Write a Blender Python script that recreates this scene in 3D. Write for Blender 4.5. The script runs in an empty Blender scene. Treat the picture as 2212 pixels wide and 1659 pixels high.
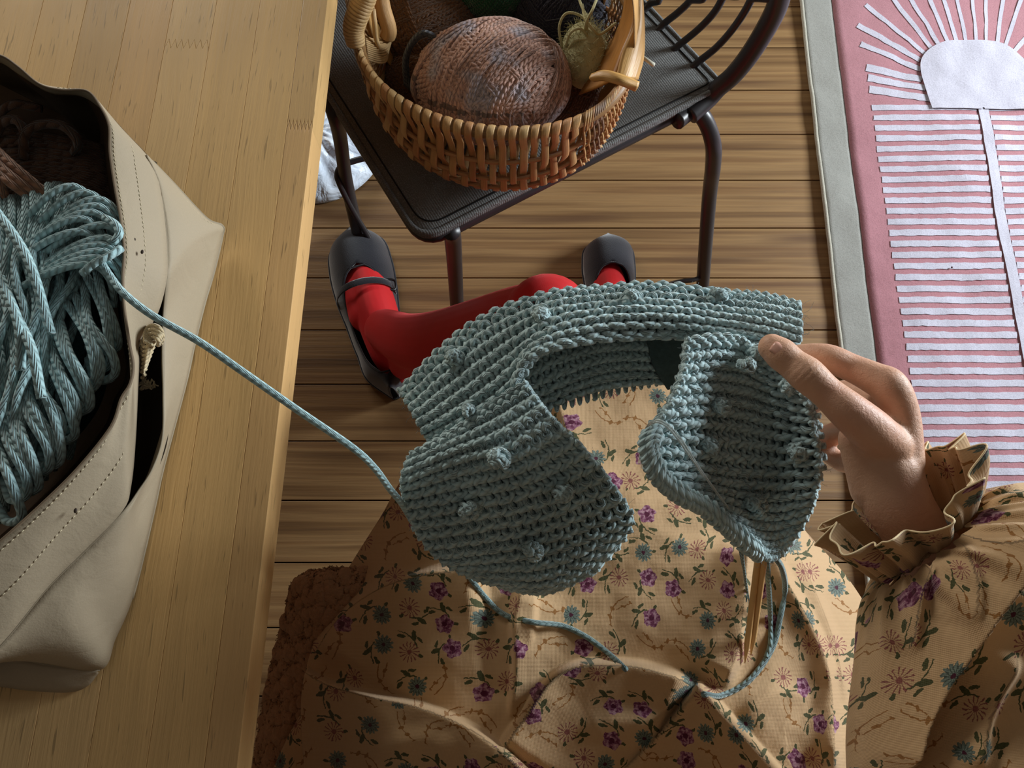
import bpy, math, random
import numpy as np
from mathutils import Vector, noise as mnoise

rng = random.Random(7)
nrg = np.random.RandomState(11)
PI = math.pi
SC = bpy.context.scene
COL = SC.collection

# ---------------------------------------------------------------- camera
CAM_H, TILT, FPX = 1.40, math.radians(17.0), 1661.0
cam_data = bpy.data.cameras.new('camera')
cam = bpy.data.objects.new('camera', cam_data)
COL.objects.link(cam)
cam.location = (0, 0, CAM_H)
cam.rotation_euler = (TILT, 0, 0)
cam_data.sensor_fit = 'HORIZONTAL'
cam_data.sensor_width = 36.0
cam_data.lens = FPX / 2212.0 * 36.0
cam_data.clip_start = 0.02
SC.camera = cam

# ---------------------------------------------------------------- world, daylight, added fill, exposure
world = bpy.data.worlds.new('world')
SC.world = world
world.use_nodes = True
bg = world.node_tree.nodes['Background']
bg.inputs[0].default_value = (1.0, 0.88, 0.76, 1)
bg.inputs[1].default_value = 0.095

def area_light(name, loc, target, sx, sy, power, color):
    ld = bpy.data.lights.new(name, 'AREA')
    ld.shape = 'RECTANGLE'
    ld.size, ld.size_y = sx, sy
    ld.energy = power
    ld.color = color
    o = bpy.data.objects.new(name, ld)
    COL.objects.link(o)
    o.location = loc
    d = Vector(target) - Vector(loc)
    o.rotation_euler = d.to_track_quat('-Z', 'Y').to_euler()
    return o
area_light('window_daylight', (2.5, 1.2, 1.14), (0.1, 0.25, 0.5), 0.8, 0.75, 112, (0.88, 0.95, 1.0))
area_light('table_fill_light', (-1.5, 2.8, 1.50), (-0.3, 0.4, 0.6), 1.2, 0.7, 46, (1.0, 0.95, 0.86))  # added fill lamp that brightens the tabletop
SC.view_settings.view_transform = 'Standard'
SC.view_settings.look = 'None'
SC.view_settings.gamma = 1.0
SC.view_settings.use_curve_mapping = False
SC.view_settings.exposure = 0.0

# ---------------------------------------------------------------- helpers
CT, ST = math.cos(TILT), math.sin(TILT)
def P(px, py, z):
    """A point of the room at height z, seen at pixel (px, py) of the 2212x1659 frame."""
    dx = (px - 1106.0) / FPX
    dy = -(py - 829.5) / FPX
    wy = dy * CT + ST
    wz = dy * ST - CT
    t = (z - CAM_H) / wz
    return np.array([dx * t, wy * t, z])
def PP(lst, z=None):
    return np.array([P(q[0], q[1], z if z is not None else q[2]) for q in lst])

def link(o, parent=None):
    COL.objects.link(o)
    if parent is not None:
        o.parent = parent
    return o

def tag(o, label=None, cat=None, group=None, kind=None):
    if label: o['label'] = label
    if cat: o['category'] = cat
    if group: o['group'] = group
    if kind: o['kind'] = kind
    return o

def empty(name, loc, label=None, cat=None, group=None):
    o = bpy.data.objects.new(name, None)
    o.empty_display_size = 0.02
    o.location = loc
    COL.objects.link(o)
    return tag(o, label, cat, group)

class MB:
    """Collects tubes, grids and blocks in world space, then links them as one mesh object."""
    def __init__(s):
        s.v, s.f, s.uv, s.n = [], [], [], 0
    def add(s, verts, faces, uvs=None):
        verts = np.asarray(verts, float)
        faces = [tuple(int(i) + s.n for i in f) for f in faces]
        s.v.append(verts); s.f.extend(faces); s.n += len(verts)
        if uvs is None: uvs = verts[:, :2]
        s.uv.append(np.asarray(uvs, float))
    def quads(s, verts, q, uvs=None):
        s.add(verts, np.asarray(q).tolist(), uvs)
    def tube(s, pts, r, k=8, closed=False, caps=True, flat=None, nrm=None, tw=0.0):
        """Sweep an ellipse (r, flat) along pts; nrm fixes the side axis of the flat direction."""
        p = np.asarray(pts, float); n = len(p)
        if n < 2: return
        if closed: t = np.roll(p, -1, 0) - np.roll(p, 1, 0)
        else: t = np.gradient(p, axis=0)
        t /= np.maximum(np.linalg.norm(t, axis=1, keepdims=True), 1e-12)
        if nrm is not None:
            N = np.broadcast_to(np.asarray(nrm, float), p.shape).copy()
            N -= (N * t).sum(1, keepdims=True) * t
            N /= np.maximum(np.linalg.norm(N, axis=1, keepdims=True), 1e-9)
        else:
            a = np.array([0, 0, 1.0]) if abs(t[0][2]) < 0.9 else np.array([1.0, 0, 0])
            N = np.zeros_like(p)
            c = a - a.dot(t[0]) * t[0]; c /= np.linalg.norm(c); N[0] = c
            for i in range(1, n):
                c = N[i-1] - N[i-1].dot(t[i]) * t[i]
                l = math.sqrt(c.dot(c))
                N[i] = c / l if l > 1e-9 else N[i-1]
        B = np.cross(t, N)
        rr = np.broadcast_to(np.asarray(r, float), (n,))
        fl = rr if flat is None else np.broadcast_to(np.asarray(flat, float), (n,))
        L = np.concatenate([[0], np.cumsum(np.linalg.norm(np.diff(p, axis=0), axis=1))])
        ang = np.arange(k) * 2 * PI / k
        A = ang[None, :] + tw * L[:, None]
        V = p[:, None, :] + (np.cos(A) * fl[:, None])[..., None] * N[:, None, :] + (np.sin(A) * rr[:, None])[..., None] * B[:, None, :]
        V = V.reshape(-1, 3)
        uv = np.stack([np.repeat(L, k), np.tile(np.arange(k) / k, n)], 1)
        i = np.arange(n if closed else n - 1)[:, None]; j = np.arange(k)[None, :]
        i2 = (i + 1) % n; j2 = (j + 1) % k
        q = np.stack([(i*k + j), (i*k + j2), (i2*k + j2), (i2*k + j)], -1).reshape(-1, 4).tolist()
        if not closed and caps:
            q.append(list(range(k))[::-1]); q.append([(n-1)*k + m for m in range(k)])
        s.add(V, q, uv)
    def grid(s, G, uv=None, mask=None, closed_v=False, flip=False):
        """G: (m, n, 3) points -> quads."""
        m, n = G.shape[:2]
        i = np.arange(m - 1)[:, None]; j = np.arange(n if closed_v else n - 1)[None, :]
        j2 = (j + 1) % n
        q = np.stack([i*n + j + 0*j2, i*n + j2, (i+1)*n + j2, (i+1)*n + j], -1)
        if flip: q = q[..., ::-1]
        if mask is not None: q = q[mask[:m-1, :q.shape[1]]]
        if uv is None: uv = G[..., :2]
        s.add(G.reshape(-1, 3), q.reshape(-1, 4).tolist(), np.asarray(uv).reshape(-1, 2))
    def box(s, c, h, rz=0.0, taper=1.0):
        sg = np.array([[-1,-1,-1],[1,-1,-1],[1,1,-1],[-1,1,-1],[-1,-1,1],[1,-1,1],[1,1,1],[-1,1,1]], float)
        v = sg * np.asarray(h, float)
        v[4:, :2] *= taper
        ca, sa = math.cos(rz), math.sin(rz)
        x = v[:,0]*ca - v[:,1]*sa; y = v[:,0]*sa + v[:,1]*ca
        v = np.stack([x, y, v[:,2]], 1) + np.asarray(c, float)
        s.add(v, [(0,3,2,1),(4,5,6,7),(0,1,5,4),(1,2,6,5),(2,3,7,6),(3,0,4,7)])
    def prism(s, poly, z0, z1):
        p = np.asarray(poly, float)[:, :2]; n = len(p)
        ar = 0.5*np.sum(p[:,0]*np.roll(p[:,1],-1) - np.roll(p[:,0],-1)*p[:,1])
        if ar < 0: p = p[::-1]
        v = np.concatenate([np.c_[p, np.full(n, z0)], np.c_[p, np.full(n, z1)]])
        f = [tuple(range(n))[::-1], tuple(range(n, 2*n))] + [(i, (i+1) % n, (i+1) % n + n, i+n) for i in range(n)]
        s.add(v, f)
    def ball(s, c, r, nu=16, nv=10, rot=None):
        r = np.broadcast_to(np.asarray(r, float), (3,))
        th = np.linspace(0.02, PI-0.02, nv)[:, None]; ph = (np.arange(nu) * 2*PI/nu)[None, :]
        V = np.stack([np.sin(th)*np.cos(ph), np.sin(th)*np.sin(ph), np.cos(th) + 0*ph], -1) * r
        if rot is not None: V = V @ np.asarray(rot).T
        V = V + np.asarray(c, float)
        self_n = nv*nu
        s.grid(V, uv=V[..., :2], closed_v=True, flip=True)
        s.f.append(tuple(s.n - self_n + m for m in range(nu)))
        s.f.append(tuple(s.n - nu + m for m in range(nu))[::-1])
    def build(s, name, mat, parent=None, smooth=True, bevel=0, solid=0, sub=0, offset=-1, weld=False):
        V = np.concatenate(s.v); UV = np.concatenate(s.uv)
        o0 = np.zeros(3) if parent is None else np.array(parent.matrix_world.translation if parent.parent else parent.location)
        pl = getattr(parent, 'location', None)
        base = np.zeros(3)
        q = parent
        while q is not None:
            base = base + np.array(q.location); q = q.parent
        if parent is None:
            base = np.array([V[:,0].mean(), V[:,1].mean(), V[:,2].min()])
        me = bpy.data.meshes.new(name)
        me.from_pydata((V - base).tolist(), [], s.f)
        if weld:
            import bmesh
            bm = bmesh.new(); bm.from_mesh(me); bmesh.ops.remove_doubles(bm, verts=bm.verts, dist=1e-5); bm.to_mesh(me); bm.free()
            W2 = np.zeros(len(me.vertices)*3); me.vertices.foreach_get('co', W2); UV = W2.reshape(-1, 3)[:, :2]
        ul = me.uv_layers.new(name='UVMap')
        li = np.zeros(len(me.loops), dtype=np.int32); me.loops.foreach_get('vertex_index', li)
        u = UV[li]
        ul.data.foreach_set('uv', u.astype(np.float32).ravel())
        if smooth: me.polygons.foreach_set('use_smooth', np.ones(len(me.polygons), bool))
        if mat is not None: me.materials.append(mat)
        o = bpy.data.objects.new(name, me)
        if parent is None: o.location = base
        link(o, parent)
        if sub:
            m = o.modifiers.new('sub', 'SUBSURF'); m.levels = sub; m.render_levels = sub
        if solid:
            m = o.modifiers.new('solid', 'SOLIDIFY'); m.thickness = solid; m.offset = offset
        if bevel:
            m = o.modifiers.new('bevel', 'BEVEL'); m.width = bevel; m.segments = 2; m.limit_method = 'ANGLE'
            m.angle_limit = math.radians(40)
        return o

def cr(pts, n, closed=False):
    """Catmull-Rom through pts, n samples (points may carry extra columns such as a radius)."""
    p = np.asarray(pts, float)
    if closed: q = np.concatenate([p[-1:], p, p[:2]]); segs = len(p)
    else: q = np.concatenate([2*p[:1] - p[1:2], p, 2*p[-1:] - p[-2:-1]]); segs = len(p) - 1
    t = np.linspace(0, segs, n, endpoint=not closed)
    i = np.minimum(t.astype(int), segs - 1); f = (t - i)[:, None]
    a, b, c, d = q[i], q[i+1], q[i+2], q[i+3]
    return 0.5*((2*b) + (c-a)*f + (2*a-5*b+4*c-d)*f**2 + (3*b-a-3*c+d)*f**3)

def crs(pts, step, closed=False):
    p = cr(pts, 200, closed)
    L = np.linalg.norm(np.diff(p[:, :3], axis=0), axis=1).sum()
    return cr(pts, max(4, int(L/step)), closed)

def surf(ctrl):
    """Catmull-Rom surface through a net of control points (rows, cols, 3); u along cols, v along rows."""
    C = np.asarray(ctrl, float)
    C = np.concatenate([2*C[:1]-C[1:2], C, 2*C[-1:]-C[-2:-1]], 0)
    C = np.concatenate([2*C[:, :1]-C[:, 1:2], C, 2*C[:, -1:]-C[:, -2:-1]], 1)
    m, n = C.shape[0]-3, C.shape[1]-3
    def bas(t, k):
        t = np.clip(t, -0.12, 1.12)*k
        i = np.clip(np.floor(t).astype(int), 0, k-1); f = t-i
        w = [0.5*(-f+2*f**2-f**3), 0.5*(2-5*f**2+3*f**3), 0.5*(f+4*f**2-3*f**3), 0.5*(-f**2+f**3)]
        return i, w
    def S(u, v):
        u = np.asarray(u, float); v = np.asarray(v, float); u, v = np.broadcast_arrays(u, v)
        iu, wu = bas(u, n); iv, wv = bas(v, m)
        out = 0
        for a in range(4):
            for b in range(4):
                out = out + (wv[a]*wu[b])[..., None]*C[iv+a, iu+b]
        return out
    return S

def snormal(S, u, v, e=2e-3):
    du = S(u+e, v) - S(u-e, v); dv = S(u, v+e) - S(u, v-e)
    n = np.cross(dv, du)
    n /= np.maximum(np.linalg.norm(n, axis=-1, keepdims=True), 1e-9)
    return n

def vnoise(x, y, s=1.0, seed=0.0):
    x = np.asarray(x, float); y = np.asarray(y, float)
    out = np.zeros(x.shape); xf = x.ravel()*s; yf = y.ravel()*s; o = out.ravel()
    for i in range(len(o)): o[i] = mnoise.noise((xf[i], yf[i], seed))
    return o.reshape(x.shape)

def inpoly(x, y, poly):
    poly = np.asarray(poly); ins = np.zeros(np.shape(x), bool); n = len(poly)
    for i in range(n):
        x1, y1 = poly[i][:2]; x2, y2 = poly[(i+1) % n][:2]
        c = ((y1 > y) != (y2 > y)) & (x < (x2-x1)*(y-y1)/((y2-y1) if y2 != y1 else 1e-12) + x1)
        ins ^= c
    return ins

def polydist(x, y, line, closed=False):
    """distance, side (+ left of travel) and arc position along a polyline"""
    L = np.asarray(line)[:, :2]; best = np.full(np.shape(x), 1e9); side = np.zeros(np.shape(x)); pos = np.zeros(np.shape(x))
    n = len(L); tot = 0; m = n if closed else n-1
    seg = [np.linalg.norm(L[(i+1) % n]-L[i]) for i in range(m)]; T = sum(seg)
    for i in range(m):
        a, b = L[i], L[(i+1) % n]; d = b-a; l = max(seg[i], 1e-9); d = d/l
        rx, ry = x-a[0], y-a[1]; s = np.clip(rx*d[0]+ry*d[1], 0, l)
        dx, dy = rx-s*d[0], ry-s*d[1]; dd = np.hypot(dx, dy)
        up = dd < best
        best = np.where(up, dd, best); side = np.where(up, np.sign(d[0]*ry-d[1]*rx), side); pos = np.where(up, (tot+s)/T, pos)
        tot += l
    return best, side, pos

# ---------------------------------------------------------------- node expressions
class NT:
    def __init__(s, name, rough=0.6, spec=0.3):
        s.m = bpy.data.materials.new(name); s.m.use_nodes = True
        s.t = s.m.node_tree; s.b = s.t.nodes['Principled BSDF']
        s.b.inputs['Roughness'].default_value = rough
        s.b.inputs['Specular IOR Level'].default_value = spec
    def node(s, ty, **kw):
        n = s.t.nodes.new(ty)
        for k, v in kw.items(): setattr(n, k, v)
        return n
    def put(s, inp, val):
        if isinstance(val, X): s.t.links.new(val.s, inp)
        elif isinstance(val, bpy.types.NodeSocket): s.t.links.new(val, inp)
        elif isinstance(val, (tuple, list)) and len(val) == 3 and len(inp.default_value) == 4: inp.default_value = (*val, 1)
        else: inp.default_value = val
    def math(s, op, a, b=None, c=None):
        n = s.node('ShaderNodeMath', operation=op)
        s.put(n.inputs[0], a)
        if b is not None: s.put(n.inputs[1], b)
        if c is not None: s.put(n.inputs[2], c)
        return X(s, n.outputs[0])
    def mix(s, f, a, b):
        n = s.node('ShaderNodeMix', data_type='RGBA')
        s.put(n.inputs[0], f); s.put(n.inputs[6], a); s.put(n.inputs[7], b)
        return n.outputs[2]
    def coord(s, kind='Object'):
        if kind == 'UV':
            return s.node('ShaderNodeUVMap').outputs[0]
        if kind == 'Position':
            return s.node('ShaderNodeNewGeometry').outputs['Position']
        return s.node('ShaderNodeTexCoord').outputs[kind]
    def scale(s, vec, sc=(1,1,1), loc=(0,0,0), rot=(0,0,0)):
        n = s.node('ShaderNodeMapping'); s.t.links.new(vec, n.inputs[0])
        n.inputs['Scale'].default_value = sc; n.inputs['Location'].default_value = loc; n.inputs['Rotation'].default_value = rot
        return n.outputs[0]
    def noise(s, vec, sc=5.0, det=3.0, rough=0.5, dist=0.0):
        n = s.node('ShaderNodeTexNoise'); s.t.links.new(vec, n.inputs['Vector'])
        n.inputs['Scale'].default_value = sc; n.inputs['Detail'].default_value = det
        n.inputs['Roughness'].default_value = rough; n.inputs['Distortion'].default_value = dist
        return X(s, n.outputs[0])
    def ramp(s, f, stops, interp='LINEAR'):
        n = s.node('ShaderNodeValToRGB'); s.put(n.inputs[0], f)
        r = n.color_ramp; r.interpolation = interp
        while len(r.elements) < len(stops): r.elements.new(0.5)
        for e, (p, c) in zip(r.elements, stops):
            e.position = p; e.color = (*c, 1) if len(c) == 3 else c
        return n.outputs[0]
    def sep(s, vec):
        n = s.node('ShaderNodeSeparateXYZ'); s.t.links.new(vec, n.inputs[0])
        return X(s, n.outputs[0]), X(s, n.outputs[1]), X(s, n.outputs[2])
    def comb(s, x, y, z=0.0):
        n = s.node('ShaderNodeCombineXYZ')
        s.put(n.inputs[0], x); s.put(n.inputs[1], y); s.put(n.inputs[2], z)
        return n.outputs[0]
    def bump(s, h, dist=0.001, strength=1.0, prev=None):
        n = s.node('ShaderNodeBump'); s.put(n.inputs['Height'], h)
        n.inputs['Distance'].default_value = dist; n.inputs['Strength'].default_value = strength
        if prev is not None: s.t.links.new(prev, n.inputs['Normal'])
        s.t.links.new(n.outputs[0], s.b.inputs['Normal'])
        return n.outputs[0]
    def col(s, c): s.put(s.b.inputs['Base Color'], c)
class X:
    def __init__(s, nt, sock): s.n, s.s = nt, sock
    def __add__(s, o): return s.n.math('ADD', s, o)
    __radd__ = __add__
    def __sub__(s, o): return s.n.math('SUBTRACT', s, o)
    def __rsub__(s, o): return s.n.math('SUBTRACT', o, s)
    def __mul__(s, o): return s.n.math('MULTIPLY', s, o)
    __rmul__ = __mul__
    def __truediv__(s, o): return s.n.math('DIVIDE', s, o)
    def __lt__(s, o): return s.n.math('LESS_THAN', s, o)
    def __gt__(s, o): return s.n.math('GREATER_THAN', s, o)
    def abs(s): return s.n.math('ABSOLUTE', s)
    def sin(s): return s.n.math('SINE', s)
    def cos(s): return s.n.math('COSINE', s)
    def floor(s): return s.n.math('FLOOR', s)
    def mn(s, o): return s.n.math('MINIMUM', s, o)
    def mx(s, o): return s.n.math('MAXIMUM', s, o)
    def sq(s): return s.n.math('MULTIPLY', s, s)
    def sqrt(s): return s.n.math('SQRT', s)

def srgb(r, g, b):
    f = lambda c: (c/255/12.92) if c/255 <= 0.04045 else ((c/255+0.055)/1.055)**2.4
    return (f(r), f(g), f(b))

def dk(c, k): return tuple(x*k for x in c)

def plain(name, c, rough=0.6, spec=0.3, metal=0.0, nsc=40.0, namt=0.25, bump=0.0, bsc=300.0):
    t = NT(name, rough, spec); o = t.coord('Object')
    n = t.noise(o, nsc, 4)
    t.col(t.mix(n, dk(c, 1-namt), dk(c, 1+namt)))
    t.b.inputs['Metallic'].default_value = metal
    if bump: t.bump(t.noise(o, bsc, 3), bump)
    return t.m

def yarn_mat(name, c, c2=None, pitch=0.007, R=0.0027, rough=0.85, var=0.3, vs=60.0, patch=None):
    """Plied yarn: diagonal plies from the strand's own UVs (u metres along, v around)."""
    t = NT(name, rough, 0.2)
    u, v, _ = t.sep(t.coord('UV')); ob = t.coord('Position')
    ph = u*(1.0/pitch) + v*2.0
    h = (ph*PI).sin().abs()
    fz = t.noise(t.comb(u*900.0, v*9.0 + u*60.0), 1.0, 2)
    big = t.noise(ob, vs, 2)
    base = t.mix(big, dk(c, 1-var), dk(c2 or c, 1+var))
    if patch:
        f = t.ramp(t.noise(ob, patch[1], 1), [(0.50, (0,0,0)), (0.62, (1,1,1))])
        base = t.mix(f, base, patch[0])
    base = t.mix(t.math('POWER', h, 0.6), t.mix(0.40, base, (0.0, 0.0, 0.0)), base)  # grooves between plies darkened towards black, their shade put into the colour
    base = t.mix((fz - 0.35)*0.6, base, dk(c, 1.35))
    t.col(base)
    t.b.inputs['Sheen Weight'].default_value = 0.35
    t.b.inputs['Sheen Roughness'].default_value = 0.5
    t.bump(h*0.8 + fz*0.25, R*0.55, 1.0)
    return t.m
# ================================================================ setting: floor of separate planks
def floor_mat(i):
    t = NT('floor_plank_wood_%d' % i, 0.42, 0.35)
    p = t.coord('Position')
    w = t.scale(p, (1.0, 1.0, 1.0), (i*3.7, i*1.3, i*0.9))
    x, y, z = t.sep(w)
    wob = t.noise(t.scale(w, (1.1, 3.0, 1.0)), 2.0, 3)
    yy = y + wob*0.010
    strip = t.noise(t.comb(x*0.75, yy*34.0), 1.0, 3, 0.6)
    fine = t.noise(t.comb(x*7.0, yy*190.0), 1.0, 4, 0.65)
    base = t.ramp(strip, [(0.26, srgb(104, 82, 60)), (0.40, srgb(150, 122, 86)), (0.52, srgb(182, 154, 112)), (0.62, srgb(160, 130, 92)), (0.76, srgb(122, 92, 66))])
    base = t.mix((fine - 0.35)*1.3, base, t.mix(0.5, base, srgb(70, 50, 36)))
    stv = t.noise(t.comb(x*1.2 + 9.0, yy*14.0 + 5.0), 1.0, 2)
    base = t.mix(t.ramp(stv, [(0.0, (0,0,0)), (0.60, (0,0,0)), (0.70, (0.7,0.7,0.7))]), base, srgb(104, 78, 60))
    tn_ = t.node('ShaderNodeMix', data_type='RGBA', blend_type='MULTIPLY'); tn_.inputs[0].default_value = 1.0
    t.put(tn_.inputs[6], base); t.put(tn_.inputs[7], (0.68, 0.59, 0.50)); t.col(tn_.outputs[2])
    t.put(t.b.inputs['Roughness'], fine*0.25 + 0.34)
    t.bump(fine, 0.0006)
    return t.m
FM = [floor_mat(i) for i in range(4)]
fl = MB()
fl.box((0, 0, -0.03), (3.2, 3.2, 0.012))
floor = fl.build('floor', plain('floor_underlay_dark', srgb(40, 30, 24), 0.9), smooth=False)
tag(floor, 'wooden strip floor of light and dark brown streaked planks', kind='structure')
pitch = 0.1105
y0 = P(1300, 290, 0)[1]
for k in range(-18, 22):
    yc = y0 + (k + 0.5)*pitch
    if yc > 2.1: continue
    r2 = random.Random(100+k)
    xs = [-2.6, r2.choice([-1.5, -1.25, 1.45, 1.7]) + r2.uniform(-.1, .1), 2.6]
    for a in range(2):
        m = MB()
        x0, x1 = xs[a], xs[a+1]
        m.box(((x0+x1)/2, yc, -0.009), ((x1-x0)/2 - 0.0006, pitch/2 - 0.0011, 0.009))
        m.build('plank', FM[(k*7 + a) % 4], floor, smooth=False, bevel=0.0009)

# ================================================================ rug
RUGZ = 0.011
def rugh(x, y):
    x = np.asarray(x, float); y = np.asarray(y, float)
    return RUGZ + 0.004*vnoise(x, y, 7.0, 3.0) + 0.0025*vnoise(x, y, 22.0, 8.0)
def rug_line(px0, py0, px1, py1, off=0.0):
    return P(px0, py0, RUGZ), P(px1, py1, RUGZ)
eA = P(1731, 0, 0.01); eB = P(1878, 1290, 0.01)       # outer edge of the rug
iA = P(1797, 0, 0.012); iB = P(1893, 760, 0.012)      # border / field
de = (eB-eA)[:2]/np.linalg.norm((eB-eA)[:2])
def on(a, d, y): return a[0] + d[0]/d[1]*(y - a[1])
di = (iB-iA)[:2]/np.linalg.norm((iB-iA)[:2])
YT, YB, XR = 1.75, -0.75, 1.75
def felt(name, c, bs=0.0007):
    t = NT(name, 0.95, 0.1); p = t.coord('Position')
    n1 = t.noise(p, 14.0, 3); n2 = t.noise(p, 420.0, 3, 0.7)
    b = t.mix(n1, dk(c, 0.82), dk(c, 1.15)); b = t.mix((n2-0.35)*1.6, dk(c, 0.84) if False else b, dk(c, 1.35)); b = t.mix((0.5-n2)*1.4, b, dk(c, 0.6))
    t.col(b); t.b.inputs['Sheen Weight'].default_value = 0.3
    t.bump(n2*0.7 + t.noise(p, 60.0, 3)*1.2, bs)
    return t.m
M_border = felt('rug_sage_border', srgb(142, 142, 136))
M_field = felt('rug_rose_field', srgb(160, 112, 119))
M_motif = felt('rug_lavender_pile', srgb(178, 176, 188))
rug = empty('rug', (1.2, 0.5, 0), 'dusty rose and lavender rug with sage border, rayed sun and stripes', 'rug')
ys = np.linspace(YB, YT, 150)
def rug_strip(xa, xb, n, dz, name, mat, ya=YB, yb=YT):
    yy = np.linspace(ya, yb, max(3, int((yb-ya)/0.016)))
    G = np.zeros((len(yy), n, 3))
    for i, y in enumerate(yy):
        G[i, :, 0] = np.linspace(xa(y), xb(y), n); G[i, :, 1] = y
    G[..., 2] = rugh(G[..., 0], G[..., 1]) + dz
    m = MB(); m.grid(G); return m
m = rug_strip(lambda y: on(eA, de, y), lambda y: on(iA, di, y)+0.004, 7, 0.0, '', None)
m.build('border', M_border, rug, solid=0.008)
m = rug_strip(lambda y: on(iA, di, y), lambda y: XR, 60, 0.0015, '', None)
m.build('field', M_field, rug, solid=0.008)
pt = [(on(eA, de, y), y, 0) for y in ys]; pt = np.array(pt); pt[:, 2] = rugh(pt[:, 0], pt[:, 1]) - 0.001
m = MB(); m.tube(pt, 0.0042, 8); m.build('edge_piping', felt('rug_piping', srgb(166, 162, 148)), rug)
# motif: horizontal stripes, sun half-disc, rays, stem: each piece raised pile on the field
def px_piece(poly, nu, name, dz=0.0027, nv=3):
    """poly: 4 pixel corners (a0,a1 along; b0,b1 other side)"""
    a0, a1, b0, b1 = [P(q[0], q[1], RUGZ) for q in poly]
    u = np.linspace(0, 1, nu)[None, :, None]; v = np.linspace(0, 1, nv)[:, None, None]
    G = (a0*(1-u)+a1*u)*(1-v) + (b0*(1-u)+b1*u)*v
    G[..., 0] += 0.0008*nrg.uniform(-1, 1, G.shape[:2]); G[..., 1] += 0.0008*nrg.uniform(-1, 1, G.shape[:2])
    G[..., 2] = rugh(G[..., 0], G[..., 1]) + dz
    m = MB(); m.grid(G, flip=True); return m.build(name, M_motif, rug, solid=0.0005, smooth=False)
tops = [227, 247, 268, 290]
y = 227.0; k = 0
def stripe_left(y): return 1882 + (y - 227)*0.1405
def stem_x(y): return 2112 + (y - 227)*0.165 if y < 500 else 2157 + (y-500)*0.195
while y < 1240:
    th = 0.55*(21.3 + 0.0088*(y-227)); xl = stripe_left(y)
    sx = stem_x(y)
    a = [(xl, y+2), (sx-4, y+1), (xl+1, y+th+2), (sx-4, y+th+1)]
    px_piece(a, 24, 'stripe')
    px_piece([(sx+24, y+1), (2420, y-3), (sx+24, y+th+1), (2420, y+th-3)], 16, 'stripe')
    y += 21.3 + 0.0088*(y-227); k += 1
st = []
for yy in np.linspace(225, 1250, 50): st.append(P(stem_x(yy)-2, yy, RUGZ)); 
st2 = [P(stem_x(yy)+20, yy, RUGZ) for yy in np.linspace(225, 1250, 50)]
G = np.stack([np.array(st), (np.array(st)+np.array(st2))/2, np.array(st2)], 1); G[..., 2] = rugh(G[..., 0], G[..., 1]) + 0.0045
m = MB(); m.grid(G, flip=True); m.build('stem', M_motif, rug, solid=0.0006, smooth=False)
# half sun
sun = [(2010, 238), (1995, 190), (1985, 140), (2005, 110), (2045, 94), (2110, 92), (2160, 98), (2200, 125), (2235, 170), (2250, 238)]
o = P(2122, 238, RUGZ); rim = cr([P(a, b, RUGZ) for a, b in sun], 60)
G = np.array([[o + (q-o)*s for q in rim] for s in np.linspace(0.02, 1, 14)]); G[..., 2] = rugh(G[..., 0], G[..., 1]) + 0.006
m = MB(); m.grid(G, flip=True); m.build('sun_disc', M_motif, rug, solid=0.0006, smooth=False)
rays = [((1870, 148), (1990, 172), 9), ((1873, 170), (1998, 192), 9), ((1876, 195), (2010, 215), 10), ((1858, 97), (1988, 152), 7), ((1852, 55), (1986, 132), 7), ((1869, 12), (1996, 118), 6), ((1925, -5), (2010, 108), 6), ((1965, -5), (2025, 100), 6), ((2006, -5), (2045, 96), 6), ((2036, -5), (2065, 94), 6), ((2066, -5), (2085, 92), 5), ((2100, -5), (2106, 92), 5), ((2130, -5), (2128, 92), 5), ((2168, -5), (2152, 96), 6), ((2206, -5), (2170, 102), 6), ((2235, 60), (2190, 112), 7), ((2240, 100), (2215, 130), 7)]
for a, b, w in rays:
    a = np.array(a, float); b = np.array(b, float); d = (b-a)/np.linalg.norm(b-a)
    if a[1] < 0: a = a - d*150
    if a[0] > 2230: a = a - d*140
    nn = np.array([-d[1], d[0]])*w*0.85
    px_piece([a-nn, b-nn*0.8, a+nn, b+nn*0.8], 12, 'ray')
# dark speck on the rug
m = MB(); c = P(2053, 580, RUGZ); c[2] = rugh(c[0], c[1]) + 0.006; m.ball(c, (0.0022, 0.0018, 0.0012), 8, 6)
m.build('burr', plain('burr_dark', srgb(60, 20, 30)), None)
tag(bpy.context.scene.objects['burr'], 'tiny dark crumb lying on the striped part of the rug', 'crumb')

# ================================================================ white bag on the floor beyond the table
def white_bundle():
    m = MB(); c = P(700, 330, 0.0); R = np.linalg.norm((P(800, 390, 0.04)-P(700, 330, 0.04)))*1.02
    th = np.linspace(0, 2*PI, 72, endpoint=False); rr = np.linspace(0.0, 1.0, 22)
    G = np.zeros((22, 72, 3))
    for i, s in enumerate(rr):
        f = 1 + 0.03*np.sin(3*th+1)
        G[i, :, 0] = c[0] + np.cos(th)*R*f*s; G[i, :, 1] = c[1] + np.sin(th)*R*f*s
        G[i, :, 2] = 0.004 + 0.085*(1-s**3.2) + (1-s**6)*0.010*(np.sin(9*th + 4*s) + 0.7*np.sin(17*th - 7*s))*s
    m.grid(G, closed_v=True)
    t = NT('white_film', 0.35, 0.5); n = t.noise(t.coord('Position'), 25.0, 3, 0.5, 1.5)
    t.col(t.mix(n, srgb(208, 226, 246), srgb(236, 244, 252))); t.bump(n, 0.006)
    o = m.build('plastic_bag', t.m, None, solid=0.001)
    tag(o, 'rumpled white plastic bag on the floor behind the black chair leg', 'bag')
white_bundle()
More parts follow.
